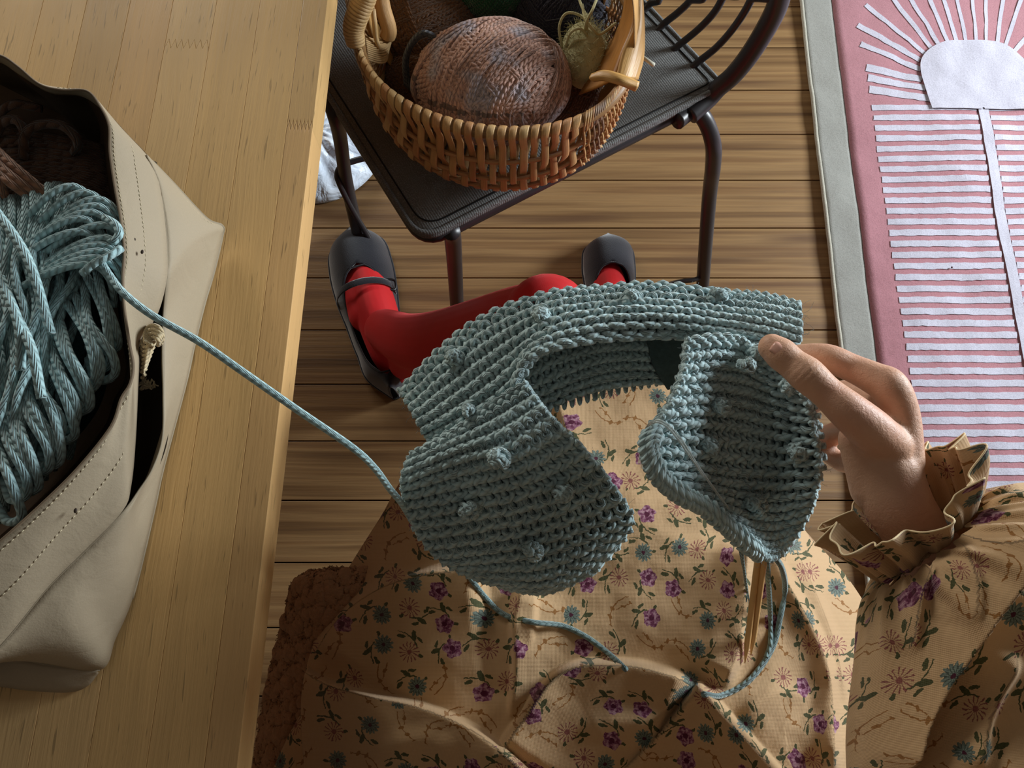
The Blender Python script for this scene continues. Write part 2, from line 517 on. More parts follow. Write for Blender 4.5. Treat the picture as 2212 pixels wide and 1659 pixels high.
# ================================================================ table
TZ = 0.742; TT = 0.036
tA = P(708, 0, TZ); tB = P(513, 1659, TZ)
td = (tB-tA)/np.linalg.norm(tB-tA); tn = np.array([td[1], -td[0], 0.0])   # points away from the room side
if tn[0] > 0: tn = -tn
t0 = tA - td*0.95; TL = 2.25; TW = 0.78
def wood(name, c, i, long_dir):
    t = NT(name, 0.34, 0.4); p = t.coord('Position')
    ang = math.atan2(long_dir[1], long_dir[0])
    q = t.scale(p, (1, 1, 1), (0, 0, 0), (0, 0, -ang)); x, y, z = t.sep(q)
    wob = t.noise(t.comb(x*1.6 + i*5.1, y*4.0 + i*2.3), 1.0, 3)
    yy = y + wob*0.05
    band = t.noise(t.comb(x*1.0 + i*7.0, yy*34.0 + z*34.0), 1.0, 3, 0.55)
    gr = t.noise(t.comb(x*9.0 + i, yy*330.0 + z*300.0), 1.0, 4, 0.65)
    pore = t.noise(t.comb(x*26.0 + i*3, yy*420.0 + z*300.0), 1.0, 2, 0.5)
    b = t.mix(band, dk(c, 0.74), dk(c, 1.22))
    b = t.mix((gr-0.30)*1.0, b, dk(c, 0.78))
    b = t.mix(t.ramp(pore, [(0, (0,0,0)), (0.64, (0,0,0)), (0.70, (0.7,0.7,0.7))]), b, dk(c, 0.42))
    t.col(b); t.put(t.b.inputs['Roughness'], gr*0.2 + 0.27); t.bump(gr + pore*0.6, 0.00025)
    t.b.inputs['Coat Weight'].default_value = 0.15; t.b.inputs['Coat Roughness'].default_value = 0.25
    return t.m
cw = srgb(224, 186, 128)
TM = [wood('table_wood_%d' % i, tuple(a*f for a, f in zip(cw, k)), i, td) for i, k in enumerate([(1, 1, 1), (0.86, 0.83, 0.78), (1.06, 1.05, 1.03), (0.93, 0.88, 0.84), (1.03, 1.0, 0.93)])]
tc = t0 + td*TL/2 + tn*TW/2
table = empty('table', (tc[0], tc[1], 0), 'pale rubberwood table with a finger-jointed top, carrying the beige yarn bag', 'table')
staves = [0.0, 0.026, 0.071, 0.117, 0.163, 0.208, 0.254, 0.30, 0.346, 0.392, 0.438, 0.484, 0.53, 0.576, 0.622, 0.668, 0.714, TW]
def stave(a, b, s0, s1, z0=False, z1=False, mi=0):
    """a stave between distances a..b from the edge and s0..s1 along; z0/z1: finger-jointed ends"""
    m = MB(); pts = []
    nz = 7
    def zig(s, fl, rev):
        out = []
        w = np.linspace(a, b, nz*2+1) if not rev else np.linspace(b, a, nz*2+1)
        for i, q in enumerate(w):
            even = (i % 2 == 0)
            out.append(t0 + td*(s + (0.0055 if even else -0.0055 if fl else 0)*(1 if fl else 0)) + tn*q)
        return out
    e0 = zig(s0, z0, False) if z0 else [t0+td*s0+tn*a, t0+td*s0+tn*b]
    e1 = zig(s1, z1, True) if z1 else [t0+td*s1+tn*b, t0+td*s1+tn*a]
    poly = [q[:2] for q in e0] + [q[:2] for q in e1]
    m.prism(poly, TZ-TT, TZ)
    return m.build('stave', TM[mi % 5], table, smooth=False, bevel=0.0004 if a > 0.001 else 0.0024)
joint_s = np.dot(P(650, 270, TZ)-t0, td)
r3 = random.Random(5)
for i in range(len(staves)-1):
    a, b = staves[i]+0.00006, staves[i+1]-0.00006
    if i == 0: js = [joint_s, joint_s+0.83]
    elif i == 1: js = [joint_s+0.62]
    elif i == 2: js = [np.dot(P(500, -30, TZ)-t0, td)]
    else: js = [r3.uniform(0.2, 1.5)]
    ed = [0.0]+js+[TL]
    for k in range(len(ed)-1):
        stave(a, b, ed[k]+(0.0001 if k else 0), ed[k+1], k > 0, k < len(ed)-2, mi=(i*3+k*2+1))
for (s, w) in ((0.06, 0.09), (TL-0.06, 0.09), (0.06, TW-0.06), (TL-0.06, TW-0.06)):
    m = MB(); c = t0+td*s+tn*w
    m.box((c[0], c[1], (TZ-TT)/2), (0.026, 0.026, (TZ-TT)/2), math.atan2(td[1], td[0]))
    m.build('leg', TM[1], table, smooth=False, bevel=0.004)

# ================================================================ bag with yarn
cb = srgb(170, 156, 132)
def bag_mat(name, c):
    t = NT(name, 0.62, 0.25); p = t.coord('Position')
    n = t.noise(p, 6.0, 3); f = t.noise(p, 700.0, 3, 0.6); w = t.noise(p, 35.0, 3, 0.5, 0.6)
    t.col(t.mix(f*0.25, t.mix(n, dk(c, 0.86), dk(c, 1.1)), dk(c, 0.7)))
    t.bump(w*1.0 + f*0.15, 0.0012); return t.m
M_bag = bag_mat('bag_stiff_paper_leather', cb)
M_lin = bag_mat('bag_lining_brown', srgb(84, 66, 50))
bc = P(120, 800, TZ)
bag = empty('yarn_bag', (bc[0]-0.02, bc[1], TZ), 'grey-beige stitched bag standing open on the table, full of yarn', 'bag')
# curves run from the far (upper) end around to the near (lower) end; off-frame part closes to the left
rim = [(-120, 150, .868), (-60, 116, .872), (0, 120, .874), (40, 145, .874), (85, 182, .872), (130, 194, .870), (188, 197, .868), (218, 232, .868), (236, 272, .868), (238, 330, .868), (248, 400, .868), (262, 480, .868), (268, 545, .868), (265, 600, .868), (268, 660, .868), (279, 740, .868), (288, 790, .868), (281, 830, .868), (262, 862, .868), (240, 922, .868), (172, 1008, .868), (98, 1082, .868), (0, 1170, .868), (-110, 1260, .866)]
slit = [(-110, 130, .84), (-60, 125, .845), (0, 133, .842), (50, 165, .84), (110, 200, .838), (180, 208, .836), (225, 240, .834), (270, 288, .832), (326, 350, .83), (345, 410, .83), (356, 490, .83), (360, 560, .83), (358, 610, .83), (338, 680, .825), (302, 735, .825), (298, 800, .825), (291, 950, .825), (281, 1050, .825), (262, 1105, .825), (180, 1190, .825), (100, 1270, .825), (0, 1392, .822), (-100, 1480, .82), (-160, 1540, .82)]
gap = [None]
outr = [(326, 350, .83), (346, 410, .829), (358, 490, .829), (361, 560, .828), (359, 605, .826), (353, 680, .81), (351, 760, .805), (353, 850, .805), (351, 945, .806), (330, 1012, .81), (300, 1060, .816), (266, 1106, .823), (182, 1192, .823), (102, 1272, .823), (2, 1394, .82), (-100, 1482, .818), (-160, 1542, .818)]
base = [(328, 348, .826), (378, 400, .80), (446, 472, .775), (480, 488, .757), (479, 512, .75), (462, 585, .745), (440, 660, .745), (418, 750, .745), (400, 830, .745), (352, 1010, .745), (330, 1110, .745), (287, 1285, .746), (248, 1380, .748), (216, 1446, .752), (100, 1432, .76), (0, 1408, .765), (-160, 1380, .77)]
foot = [(190, 1480, .744), (150, 1494, .744), (60, 1490, .745), (0, 1482, .746), (-160, 1470, .75)]
NB = 150
R_ = cr(PP(rim), NB); S_ = cr(PP(slit), NB); O_ = cr(PP(outr), NB); B_ = cr(PP(base), NB)
def pxcurve(src, dx, dz): return cr(PP([(q[0]+dx, q[1], q[2]+dz) for q in src]), NB)
def zset(src, dx, z): return cr(PP([(q[0]+dx, q[1], z) for q in src]), NB)
def loft(rows, k=6, bulge=0.0, bn=None):
    out = []
    for a, b in zip(rows[:-1], rows[1:]):
        for i in range(k):
            f = i/k; out.append(a*(1-f)+b*f)
    out.append(rows[-1]); return np.array(out)
G = loft([R_, S_], 8); s = np.sin(np.linspace(0, PI, len(G)))[:, None]
G[..., 2] += 0.004*s
m = MB(); m.grid(G); m.build('inner_panel', M_bag, bag, solid=0.0016, offset=0)
G = loft([O_, B_], 10); s = np.sin(np.linspace(0, PI, len(G)))[:, None]
G[..., 2] += 0.010*s
OG = G
m = MB(); m.grid(G); m.build('outer_pocket_panel', M_bag, bag, solid=0.0016, offset=0)
# strip under the bottom seam
top = cr(PP([(216, 1447, .752), (100, 1434, .759), (0, 1410, .764), (-160, 1382, .769)]), 40)
bot = cr(PP([(212, 1452, .748)]+foot[0:]), 40)
G = loft([top, bot], 5); G[..., 2] += 0.003*np.sin(np.linspace(0, PI, len(G)))[:, None]
m = MB(); m.grid(G); m.build('bottom_panel', M_bag, bag, solid=0.0016, offset=0)
# lining: down from the rim to the bag's bottom; pocket back wall behind the slit
Rb = R_.copy(); cen = P(-60, 700, .76)
def shrink(C, k, z): 
    D = C.copy(); D[:, :2] = cen[:2] + (C[:, :2]-cen[:2])*k; D[:, 2] = z; return D
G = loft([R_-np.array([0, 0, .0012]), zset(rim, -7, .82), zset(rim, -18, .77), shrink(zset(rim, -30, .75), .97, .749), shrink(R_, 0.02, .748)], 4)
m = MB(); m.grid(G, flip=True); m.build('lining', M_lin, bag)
def pxcurve_(src, dx, dz):
    return cr(PP([(q[0]+dx, q[1], q[2]+dz) for q in src]), NB)
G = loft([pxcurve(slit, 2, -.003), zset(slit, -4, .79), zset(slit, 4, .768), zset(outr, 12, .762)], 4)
m = MB(); m.grid(G); m.build('pocket_lining', bag_mat('pocket_shade', srgb(58, 48, 36)), bag)  # darker than the lining: shade of the pocket's depth is in the colour
# rest of the bag beyond the frame on the left: closing wall
l0 = R_[0]; l1 = R_[-1]
pts = cr([l1, l1+np.array([-.16, .06, 0]), (l0+l1)/2+np.array([-.24, 0, 0]), l0+np.array([-.14, -.02, 0]), l0], 50)
G = np.array([pts, np.c_[pts[:, :2]*1.0, np.full(50, TZ+0.003)]])
G[1, :, :2] = cen[:2] + (G[0, :, :2]-cen[:2])*1.08
m = MB(); m.grid(loft([G[0], G[1]], 4)); m.build('back_panel', M_bag, bag, solid=0.0016)
# rim binding
m = MB(); m.tube(R_, 0.0011, 6); m.build('rim_edge', plain('bag_cut_edge', srgb(120, 104, 84), 0.7), bag)
m = MB(); m.tube(O_[:, :], 0.0009, 6); m.tube(B_[:104], 0.0014, 6); m.tube(np.concatenate([top]), 0.0012, 6)
m.build('seam_edge', plain('bag_seam_edge', srgb(150, 138, 116), 0.7), bag)
# stitching
M_thr = plain('bag_thread', srgb(190, 178, 148), 0.8)
def stitches(C, off, step=0.0042, ln=0.0027, lift=0.0012, skip=0):
    m = MB(); L = np.concatenate([[0], np.cumsum(np.linalg.norm(np.diff(C, axis=0), axis=1))])
    for s in np.arange(0.004, L[-1]-0.004, step):
        a = np.array([np.interp(s, L, C[:, k]) for k in range(3)]); b = np.array([np.interp(s+ln, L, C[:, k]) for k in range(3)])
        mid = (a+b)/2; a[2] += lift*0.4; b[2] += lift*0.4; mid[2] += lift
        m.tube([a, mid, b], 0.00035, 4)
    return m
C1 = (R_*0.88+S_*0.12)+np.array([0, 0, .0026]); C2 = (R_*0.42+S_*0.58)+np.array([0, 0, .0052])
C3 = OG[-2, :100]+np.array([0, 0, .0014]); C4 = top + np.array([0, 0.004, 0.0016])
for C in (C1[30:], C2[40:]):
    stitches(C, 0).build('stitching', M_thr, bag)
stitches(C3, 0).build('stitching', M_thr, bag); stitches(C4, 0, 0.0036).build('stitching', M_thr, bag)
for hx, hy in ((290, 518), (307, 544), (138, 1097), (163, 1103)):
    m = MB(); c = P(hx, hy, .860 if hx > 200 else .857); m.ball(c, (0.0012, 0.0019, 0.0008), 10, 6)
    m.build('rivet_hole', plain('hole_dark_%d' % hx, srgb(52, 40, 30)), bag)
# cream macrame cord in the slit
M_cord = yarn_mat('cord_cream', srgb(206, 188, 150), pitch=0.004, R=0.0012, rough=0.5)
cord = MB()
for j, (r0, dx) in enumerate(((26, 0), (21, 3), (16, 6), (11, 8))):
    pts = []
    for a in np.linspace(-0.2*PI, 1.15*PI, 14):
        pts.append(P(332+dx*0.3+r0*math.cos(a)*0.75, 728-r0*math.sin(a)*1.0+j*4, .832+0.004*math.sin(a*2)))
    cord.tube(crs(pts, 0.0012), 0.0016, 8)
for q in range(7):
    y_ = 742+q*9; w_ = 17-q*1.6; x_ = 322-q*2.0
    cord.tube(crs([P(x_-w_, y_-6, .826-q*.003), P(x_-w_*0.6, y_+7, .829-q*.003), P(x_+w_*0.2, y_+2, .831-q*.003), P(x_+w_, y_-10, .826-q*.003)], 0.0012), 0.0015, 8)
for q in range(9):
    y_ = 792+q*6.0
    cord.ball(P(310-q*0.6+(q % 2)*4, y_, .812-q*.003), (0.0019, 0.0016, 0.0016), 8, 6)
for q in range(24):
    a = rng.uniform(-1.2, 1.2)
    s0_ = P(318+rng.uniform(-8, 18), 812+rng.uniform(0, 14), .80)
    cord.tube(cr([s0_, s0_+np.array([0.003*math.sin(a), -0.004, -0.002]), s0_+np.array([0.007*math.sin(a), -0.007+0.002*rng.random(), -0.002+0.003*rng.random()])], 8), 0.0005, 4)
cord.build('cord', M_cord, bag)

# ---- yarn inside
c_teal = srgb(140, 178, 180)
M_teal = yarn_mat('yarn_teal_plied', srgb(156, 192, 196), srgb(180, 212, 214), pitch=0.0065, R=0.0028)
M_brn = yarn_mat('yarn_brown_plied', srgb(150, 108, 84), srgb(176, 128, 98), pitch=0.008, R=0.003)
M_dkb = yarn_mat('yarn_dark_brown', srgb(96, 70, 54), srgb(110, 80, 60), pitch=0.012, R=0.005, rough=0.95)
sk = MB(); rs = random.Random(21)
def skx(t_, x):   # left/right swing of the skein from top to bottom, in pixels
    return x
for layer in range(4):
    zl = 0.812 + layer*0.0125
    cnt = [24, 24, 23, 20][layer]
    for i in range(cnt):
        f = (i + rs.uniform(-.3, .3))/cnt
        xt = -80 + f*(310 - layer*14); 
        dome = 0.012*math.sin(PI*min(1, max(0, f)))
        top_y = 405 + 22*math.sin(f*5) + (60*max(0, f-0.72)*3.2)
        bot_y = 1135 - 250*max(0, f-0.15)**1.3 + rs.uniform(-30, 20) - layer*14
        xb = xt*0.84 - 22 + rs.uniform(-26, 26) - layer*8
        amp = rs.uniform(9, 26); ph = rs.uniform(0, 6.28); fr = rs.uniform(1.2, 2.6)
        pts = []
        dr = 46*math.sin(PI*f)
        for s in np.linspace(0, 1, 13):
            x = xt*(1-s)+xb*s + amp*math.sin(ph+fr*2*PI*s)*math.sin(PI*s) + dr*math.sin(PI*s)*0.5
            y_ = top_y*(1-s)+bot_y*s
            z = zl + dome + 0.004*math.sin(ph*2+s*9+layer) - 0.022*abs(2*s-1)**4
            x = min(x, 250+14*math.sin(s*7))
            pts.append(P(x, y_, z))
        sk.tube(crs(pts, 0.0032), 0.0029, 7)
cs_ = surf([[P(-110, 400, .79), P(60, 402, .80), P(170, 410, .80), P(215, 450, .785)], [P(-110, 600, .82), P(60, 600, .835), P(180, 600, .83), P(246, 610, .79)],
            [P(-120, 850, .82), P(30, 850, .835), P(150, 850, .825), P(226, 850, .785)], [P(-130, 1110, .79), P(-20, 1100, .80), P(60, 1060, .795), P(130, 990, .78)]])
ug_, vg_ = np.meshgrid(np.linspace(0, 1, 30), np.linspace(0, 1, 40)); core_mb = MB(); core_mb.grid(cs_(ug_, vg_))
# crossing wraps near the top and right flank, curled ends at the bottom
for i in range(13):
    x0, y0_ = 150+rs.uniform(-20, 40), 395+i*14
    pts = [P(x0-70-i*4, y0_+70, .858), P(x0-20, y0_+22, .867), P(x0+30+i*2.2, y0_+8, .868), P(x0+66+i*2.6, y0_+40, .862), P(x0+78+i*2.5, y0_+100, .848)]
    sk.tube(crs(pts, 0.0032), 0.0029, 7)
for i in range(17):
    x0 = 10+i*13.5+rs.uniform(-8, 8); y0_ = 1105-i*22+rs.uniform(-25, 20)
    pts = [P(x0-60+rs.uniform(-12, 12), y0_-230+rs.uniform(-60, 40), .815), P(x0-26, y0_-190, .845), P(x0+2+rs.uniform(-9, 9), y0_-110, .862), P(x0+30, y0_-40, .86), P(x0+34, y0_+6, .848), P(x0+4, y0_+16, .84), P(x0-14, y0_-30, .835)]
    sk.tube(crs([q+np.array([rs.uniform(-.003, .003), 0, 0]) for q in pts], 0.0035), 0.0033, 7)
for px_, py_ in (((245, 498), (250, 540)), ((190, 560), (245, 540))):
    pass
sk.tube(crs([P(225, 470, .866), P(250, 486, .87), P(258, 506, .87), P(243, 524, .868), P(228, 512, .866)], 0.003), 0.0033, 8)
sk.tube(crs([P(178, 592, .87), P(205, 568, .875), P(238, 552, .876), P(262, 536, .872)], 0.003), 0.0031, 8)
for a, b, c in (((40, 690), (70, 760), (90, 860)), ((0, 600), (40, 700), (45, 800)), ((-20, 440), (60, 560), (110, 720))):
    sk.tube(crs([P(*a, .875), P(*b, .88), P(*c, .872)], 0.003), 0.0036, 8)
# the working yarn leaving the bag, over the table edge and down to the lap
work = PP([(215, 560, .870), (238, 596, .872), (268, 634, .876), (330, 682, .872), (430, 738, .864), (520, 800, .855), (640, 884, .838), (760, 966, .815), (808, 1010, .79), (842, 1056, .762), (868, 1088, .735), (892, 1128, .70)])
skein = empty('yarn_skein', tuple(P(100, 760, .77)), 'loose pale blue-green yarn skein in the open bag, one strand running off right', 'yarn')
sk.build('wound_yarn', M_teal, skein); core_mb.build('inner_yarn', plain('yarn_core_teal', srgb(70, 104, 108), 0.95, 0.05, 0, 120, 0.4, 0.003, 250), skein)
m = MB(); m.tube(crs(work, 0.002), 0.0029, 9); m.build('working_strand', M_teal, skein)
br = MB(); rs = random.Random(4)
for i in range(26):
    y_ = 300+i*5.5; a = rs.uniform(-25, 25)
    br.tube(crs([P(-90, y_+a, .79), P(20+rs.uniform(-20, 20), y_-10+a*.5, .803+i*.0004), P(110, y_+rs.uniform(-12, 12), .805), P(190, y_+12, .80), P(238, y_+30, .785)], 0.006), 0.0042, 6)
br.tube(crs([P(50, 345, .812), P(56, 290, .822), P(90, 268, .826), P(135, 272, .826), P(168, 305, .822), P(160, 330, .81)], 0.004), 0.0042, 7)
br.tube(crs([P(-20, 300, .812), P(10, 262, .822), P(40, 262, .826), P(60, 300, .818)], 0.004), 0.0042, 7)
br.tube(crs([P(-10, 250, .81), P(30, 225, .82), P(90, 235, .815)], 0.004), 0.004, 7)
o = br.build('brown_yarn', M_dkb, None)
tag(o, 'dark brown yarn loops deep inside the beige bag behind the blue skein', 'yarn')
br = MB()
for a, b, c in (((-40, 290), (20, 350), (90, 410)), ((-40, 310), (15, 370), (78, 420)), ((-40, 330), (10, 385), (60, 425)), ((-60, 350), (-10, 380), (10, 420))):
    br.tube(crs([P(*a, .838), P(*b, .85), P(c[0], c[1], .842), P(c[0]+20, c[1]+30, .83)], 0.003), 0.0036, 8)
o = br.build('tan_yarn', M_brn, None)
tag(o, 'light tan yarn strands lying between the dark brown and blue yarn in the bag', 'yarn')
# ================================================================ metal chair with fabric seat
M_met = plain('chair_black_metal', srgb(44, 42, 44), 0.38, 0.5, 0.0, 60, 0.15)
def denim(name, c):
    t = NT(name, 0.92, 0.15); p = t.coord('Position')
    q = t.scale(p, (1, 1, 1), (0, 0, 0), (0, 0, -0.55)); x, y, z = t.sep(q)
    w = (x*1900.0).sin()*0.5 + (y*1500.0 + x*500.0).sin()*0.5
    n = t.noise(p, 900.0, 2); n2 = t.noise(p, 20.0, 3)
    b = t.mix(n2, dk(c, 0.8), dk(c, 1.2)); b = t.mix(t.ramp(n, [(0.5, (0,0,0)), (0.75, (1,1,1))]), b, dk(c, 2.2))
    t.col(b); t.bump(w*0.5 + n, 0.0005); return t.m
M_den = denim('seat_fabric_charcoal', srgb(108, 109, 108))
SZ = 0.470
def rounded(poly, r, n=7):
    out = []; N = len(poly)
    for i in range(N):
        p0, p1, p2 = np.array(poly[i-1], float), np.array(poly[i], float), np.array(poly[(i+1) % N], float)
        rr = r[i] if hasattr(r, '__len__') else r
        a = (p0-p1)/np.linalg.norm(p0-p1); b = (p2-p1)/np.linalg.norm(p2-p1)
        A, B = p1+a*rr, p1+b*rr
        for t_ in np.linspace(0, 1, n): out.append((1-t_)**2*A + 2*t_*(1-t_)*p1 + t_**2*B)
    return np.array(out)
def cushion(m, poly, z0, z1, rr=0.010, dome=0.006):
    """soft slab with rounded edges"""
    p = np.asarray(poly)[:, :2]; c = p.mean(0)
    rings = []
    ar = 0.5*np.sum(p[:,0]*np.roll(p[:,1],-1) - np.roll(p[:,0],-1)*p[:,1])
    if ar < 0: p = p[::-1]
    size = np.linalg.norm(p-c, axis=1).mean()
    for k, z in ((1-rr*1.2/size, z0), (1-rr*0.3/size, z0+rr*0.3), (1.0, (z0+z1)/2), (1-rr*0.25/size, z1-rr*0.35), (1-rr/size, z1), (1-rr*1.8/size, z1+0.0004)):
        rings.append(np.c_[c+(p-c)*k, np.full(len(p), z)])
    for k in (0.8, 0.6, 0.4, 0.2, 0.02):
        rings.append(np.c_[c+(p-c)*k, np.full(len(p), z1+dome*(1-k**2)-0.0)])
    m.grid(np.array(rings), closed_v=True)
    rings2 = [np.c_[c+(p-c)*0.02, np.full(len(p), z0)], rings[0]]
    m.grid(np.array(rings2), closed_v=True)
N_ = P(905, 520, SZ); R1 = P(1568, 182, SZ)
ex = (R1-N_)/np.linalg.norm(R1-N_)
Lc = P(700, 196, SZ); Lc = N_ + (Lc-N_)*1.62
Bc = P(1389, -6, SZ); Bc = R1 + (Bc-R1)*2.35
seat_poly = rounded([N_, R1, Bc, Lc], [0.035, 0.010, 0.03, 0.03])
cm = (N_+R1+Bc+Lc)/4
chair = empty('metal_chair', (cm[0], cm[1], 0), 'black metal chair with charcoal fabric seat, holding the wicker basket', 'chair')
m = MB(); cushion(m, seat_poly, SZ-0.024, SZ-0.002, 0.010, 0.003); m.build('seat', M_den, chair)
def inset(poly, d):
    c = poly[:, :2].mean(0); s = np.linalg.norm(poly[:, :2]-c, axis=1).mean()
    return c + (poly[:, :2]-c)*(1-d/s)
pp = inset(seat_poly, 0.003); m = MB(); m.tube(np.c_[pp, np.full(len(pp), SZ-0.004)], 0.0042, 8, closed=True); m.build('piping', M_den, chair)
pp = inset(seat_poly, 0.020); m = MB(); m.tube(np.c_[pp, np.full(len(pp), SZ-0.0013)], 0.0012, 6, closed=True); m.build('seam', plain('seam_black', srgb(22, 22, 22)), chair)
pp = inset(seat_poly, 0.014); m = MB(); m.tube(np.c_[pp, np.full(len(pp), SZ-0.030)], 0.011, 10, closed=True); m.build('seat_frame', M_met, chair)
def rod(name, pts, r, par=None, k=12):
    m = MB(); m.tube(crs(pts, 0.006), r, k); return m.build(name, M_met, par or chair)
rod('leg', [P(1462, 262, .447), P(1496, 240, .440), P(1522, 258, .428), P(1540, 310, .39), P(1540, 360, .33), P(1531, 440, .22), P(1517, 626, 0.003)], 0.0125)
rod('leg', [P(975, 500, .447), P(978, 515, .40), P(982, 570, .28), P(987, 660, .10), P(991, 720, 0.003)], 0.0125)
rod('leg', [P(700, 180, .447), P(722, 245, .43), P(735, 300, .34), P(748, 390, .20), P(772, 500, 0.06), P(780, 540, .003)], 0.0115)
rod('leg', [P(1330, -120, .447), P(1360, -170, .30), P(1375, -200, .003)], 0.0125)
rod('brace', [P(850, 330, .22), P(778, 344, .22), P(740, 358, .22), P(729, 376, .215), P(735, 400, .20), P(762, 455, .13), P(800, 520, .05), P(830, 590, .02)], 0.0055)
rod('brace', [P(1517, 598, .045), P(1496, 605, .047), P(1470, 608, .045), P(1440, 617, .035), P(1410, 640, .02)], 0.0045)
# backrest: thick outer loop with thinner arcs inside
bu = (Bc-R1)/np.linalg.norm(Bc-R1)
outn = np.array([bu[1], -bu[0], 0]); outn = outn if outn[0] > 0 else -outn
def arc(px_pts, r, name, w):
    pts = [P(*q) for q in px_pts]
    # mirror across the middle of the back edge
    mid = (R1+Bc)/2
    mir = []
    for q in pts[::-1]:
        s = (q-mid).dot(bu); mir.append(q-2*s*bu)
    allp = pts+mir
    rod(name, allp, r)
arc([(1490, 250, .445), (1530, 214, .452), (1552, 190, .468), (1584, 162, .492), (1618, 120, .53), (1652, 66, .575), (1678, 14, .62), (1690, -40, .665), (1688, -100, .71)], 0.0135, 'back_tube', 0)
arc([(1490, 150, .462), (1508, 134, .475), (1548, 102, .51), (1588, 56, .56), (1622, 0, .61), (1640, -60, .65)], 0.0052, 'back_wire', 0)
arc([(1448, 112, .462), (1466, 98, .475), (1510, 62, .51), (1542, 28, .54), (1562, -6, .57), (1580, -50, .60)], 0.0052, 'back_wire', 0)
arc([(1415, 72, .462), (1436, 50, .475), (1466, 26, .50), (1490, 2, .52), (1508, -30, .55)], 0.0052, 'back_wire', 0)
arc([(1380, 36, .462), (1404, 8, .475), (1420, -10, .49)], 0.0052, 'back_wire', 0)

# ================================================================ wicker basket
RZ = 0.640; BZ = SZ+0.004
A_ = P(788, 20, RZ); B2 = P(1366, 118, RZ)
bcen = (A_+B2)/2; e1 = (B2-A_)/2; ra = np.linalg.norm(e1); e1 /= ra
e2 = np.array([e1[1], -e1[0], 0]); e2 = e2 if e2[1] < 0 else -e2      # towards the sitter
F_ = P(1035, 284, RZ); rb = (F_-bcen).dot(e2)*1.0
bdep = RZ-BZ
basket = empty('wicker_basket', (bcen[0], bcen[1], BZ), 'round-bellied tan wicker basket full of yarn balls, standing on the black chair seat', 'basket')
def bsurf(t_, ph, off=0.0):
    """t 0..pi from handle end to handle end, ph 0 front rim .. pi back rim"""
    t_ = np.asarray(t_, float); ph = np.asarray(ph, float)
    s = np.abs(np.sin(t_))**0.80; x = -np.cos(t_)*ra*(1+off/ra)
    cph = np.cos(ph); sph = np.sin(ph)
    yy = np.sign(cph)*np.abs(cph)**0.50*(1+0.30*sph**2)*(rb*s+off)
    zz = RZ - (np.abs(sph)**0.85)*(bdep*(0.35+0.65*s)*np.where(s > 0, s**0.18, 0)+off) 
    lift = 0.018*np.cos(t_)**2*0
    return bcen + x[..., None]*e1 + yy[..., None]*e2 + np.stack([0*zz, 0*zz, zz-RZ+lift], -1)
def cane(name, c, flatd=True):
    t = NT(name, 0.42, 0.45); u, v, _ = t.sep(t.coord('UV')); p = t.coord('Position')
    g = t.noise(t.comb(u*22.0, v*26.0), 1.0, 3, 0.6); n = t.noise(p, 26.0, 2)
    b = t.mix(n, dk(c, 0.72), dk(c, 1.22)); b = t.mix((g-0.38)*1.5, b, dk(c, 0.5)); t.col(b)
    t.bump(g, 0.0006); return t.m
M_cane = [cane('cane_%d' % i, c) for i, c in enumerate([srgb(214, 168, 112), srgb(202, 148, 98), srgb(222, 184, 128), srgb(160, 130, 106)])]
M_rim = cane('cane_rim', srgb(150, 112, 68))
phs = np.array([0.30, 0.56, 0.80, 1.04, 1.30, PI/2+0.02, 1.86, 2.1, 2.34, 2.58, 2.84])
tt = np.linspace(0.06, PI-0.06, 70)
for ph in phs:
    m = MB(); m.tube(bsurf(tt, np.full_like(tt, ph)), 0.0030, 8); m.build('rib', M_cane[1], basket)
rimt = np.linspace(0.0, PI, 90)
rf = bsurf(rimt, 0*rimt); rk = bsurf(rimt, 0*rimt+PI)
m = MB(); m.tube(np.concatenate([rf, rk[::-1][1:-1]]), 0.0072, 12, closed=True); m.build('rim', M_rim, basket)
def weaver(t_, w, th, par, mat, j):
    kn = np.concatenate([[0.0], phs, [PI]]); n_ = len(kn)
    ph = np.linspace(0, PI, 120)
    f = np.interp(ph, kn, np.arange(n_))
    off = 0.0044*np.cos(PI*f)*par
    skew = 0.10*math.sin(t_)*(ph-PI/2)*0.35
    tv = np.full_like(ph, t_) + skew*0
    e = 1e-3
    base = bsurf(tv, ph)
    du = bsurf(tv+e, ph)-bsurf(tv-e, ph); dv = bsurf(tv, np.clip(ph+e, 0, PI))-bsurf(tv, np.clip(ph-e, 0, PI))
    n = np.cross(dv, du); n /= np.maximum(np.linalg.norm(n, axis=1, keepdims=True), 1e-9)
    out_ = base-(bcen-np.array([0, 0, bdep*0.4]))
    n *= np.sign((n*out_).sum(1, keepdims=True))
    pts = base + n*off[:, None]
    # wrap over both rims
    def wrap(end, o):
        c = bsurf(np.array([t_]), np.array([end]))[0]; r = 0.0072+0.0012
        hor = c-bcen-((c-bcen).dot(e1))*e1; hor[2] = 0; hor /= max(np.linalg.norm(hor), 1e-9)
        return [c + hor*math.cos(a)*r + np.array([0, 0, math.sin(a)*r]) for a in o]
    w0 = wrap(0.0, np.linspace(PI*1.25, -0.2, 12)); w1 = wrap(PI, np.linspace(-0.2, PI*1.25, 12))
    P_ = np.concatenate([w0, pts[5:-5], w1])
    nr = du/np.maximum(np.linalg.norm(du, axis=1, keepdims=True), 1e-9)
    NR = np.concatenate([np.repeat(nr[5:6], 12, 0), nr[5:-5], np.repeat(nr[-6:-5], 12, 0)])
    m = MB(); m.tube(P_, th, 8, flat=w, nrm=NR); m.build('weaver', mat, basket)
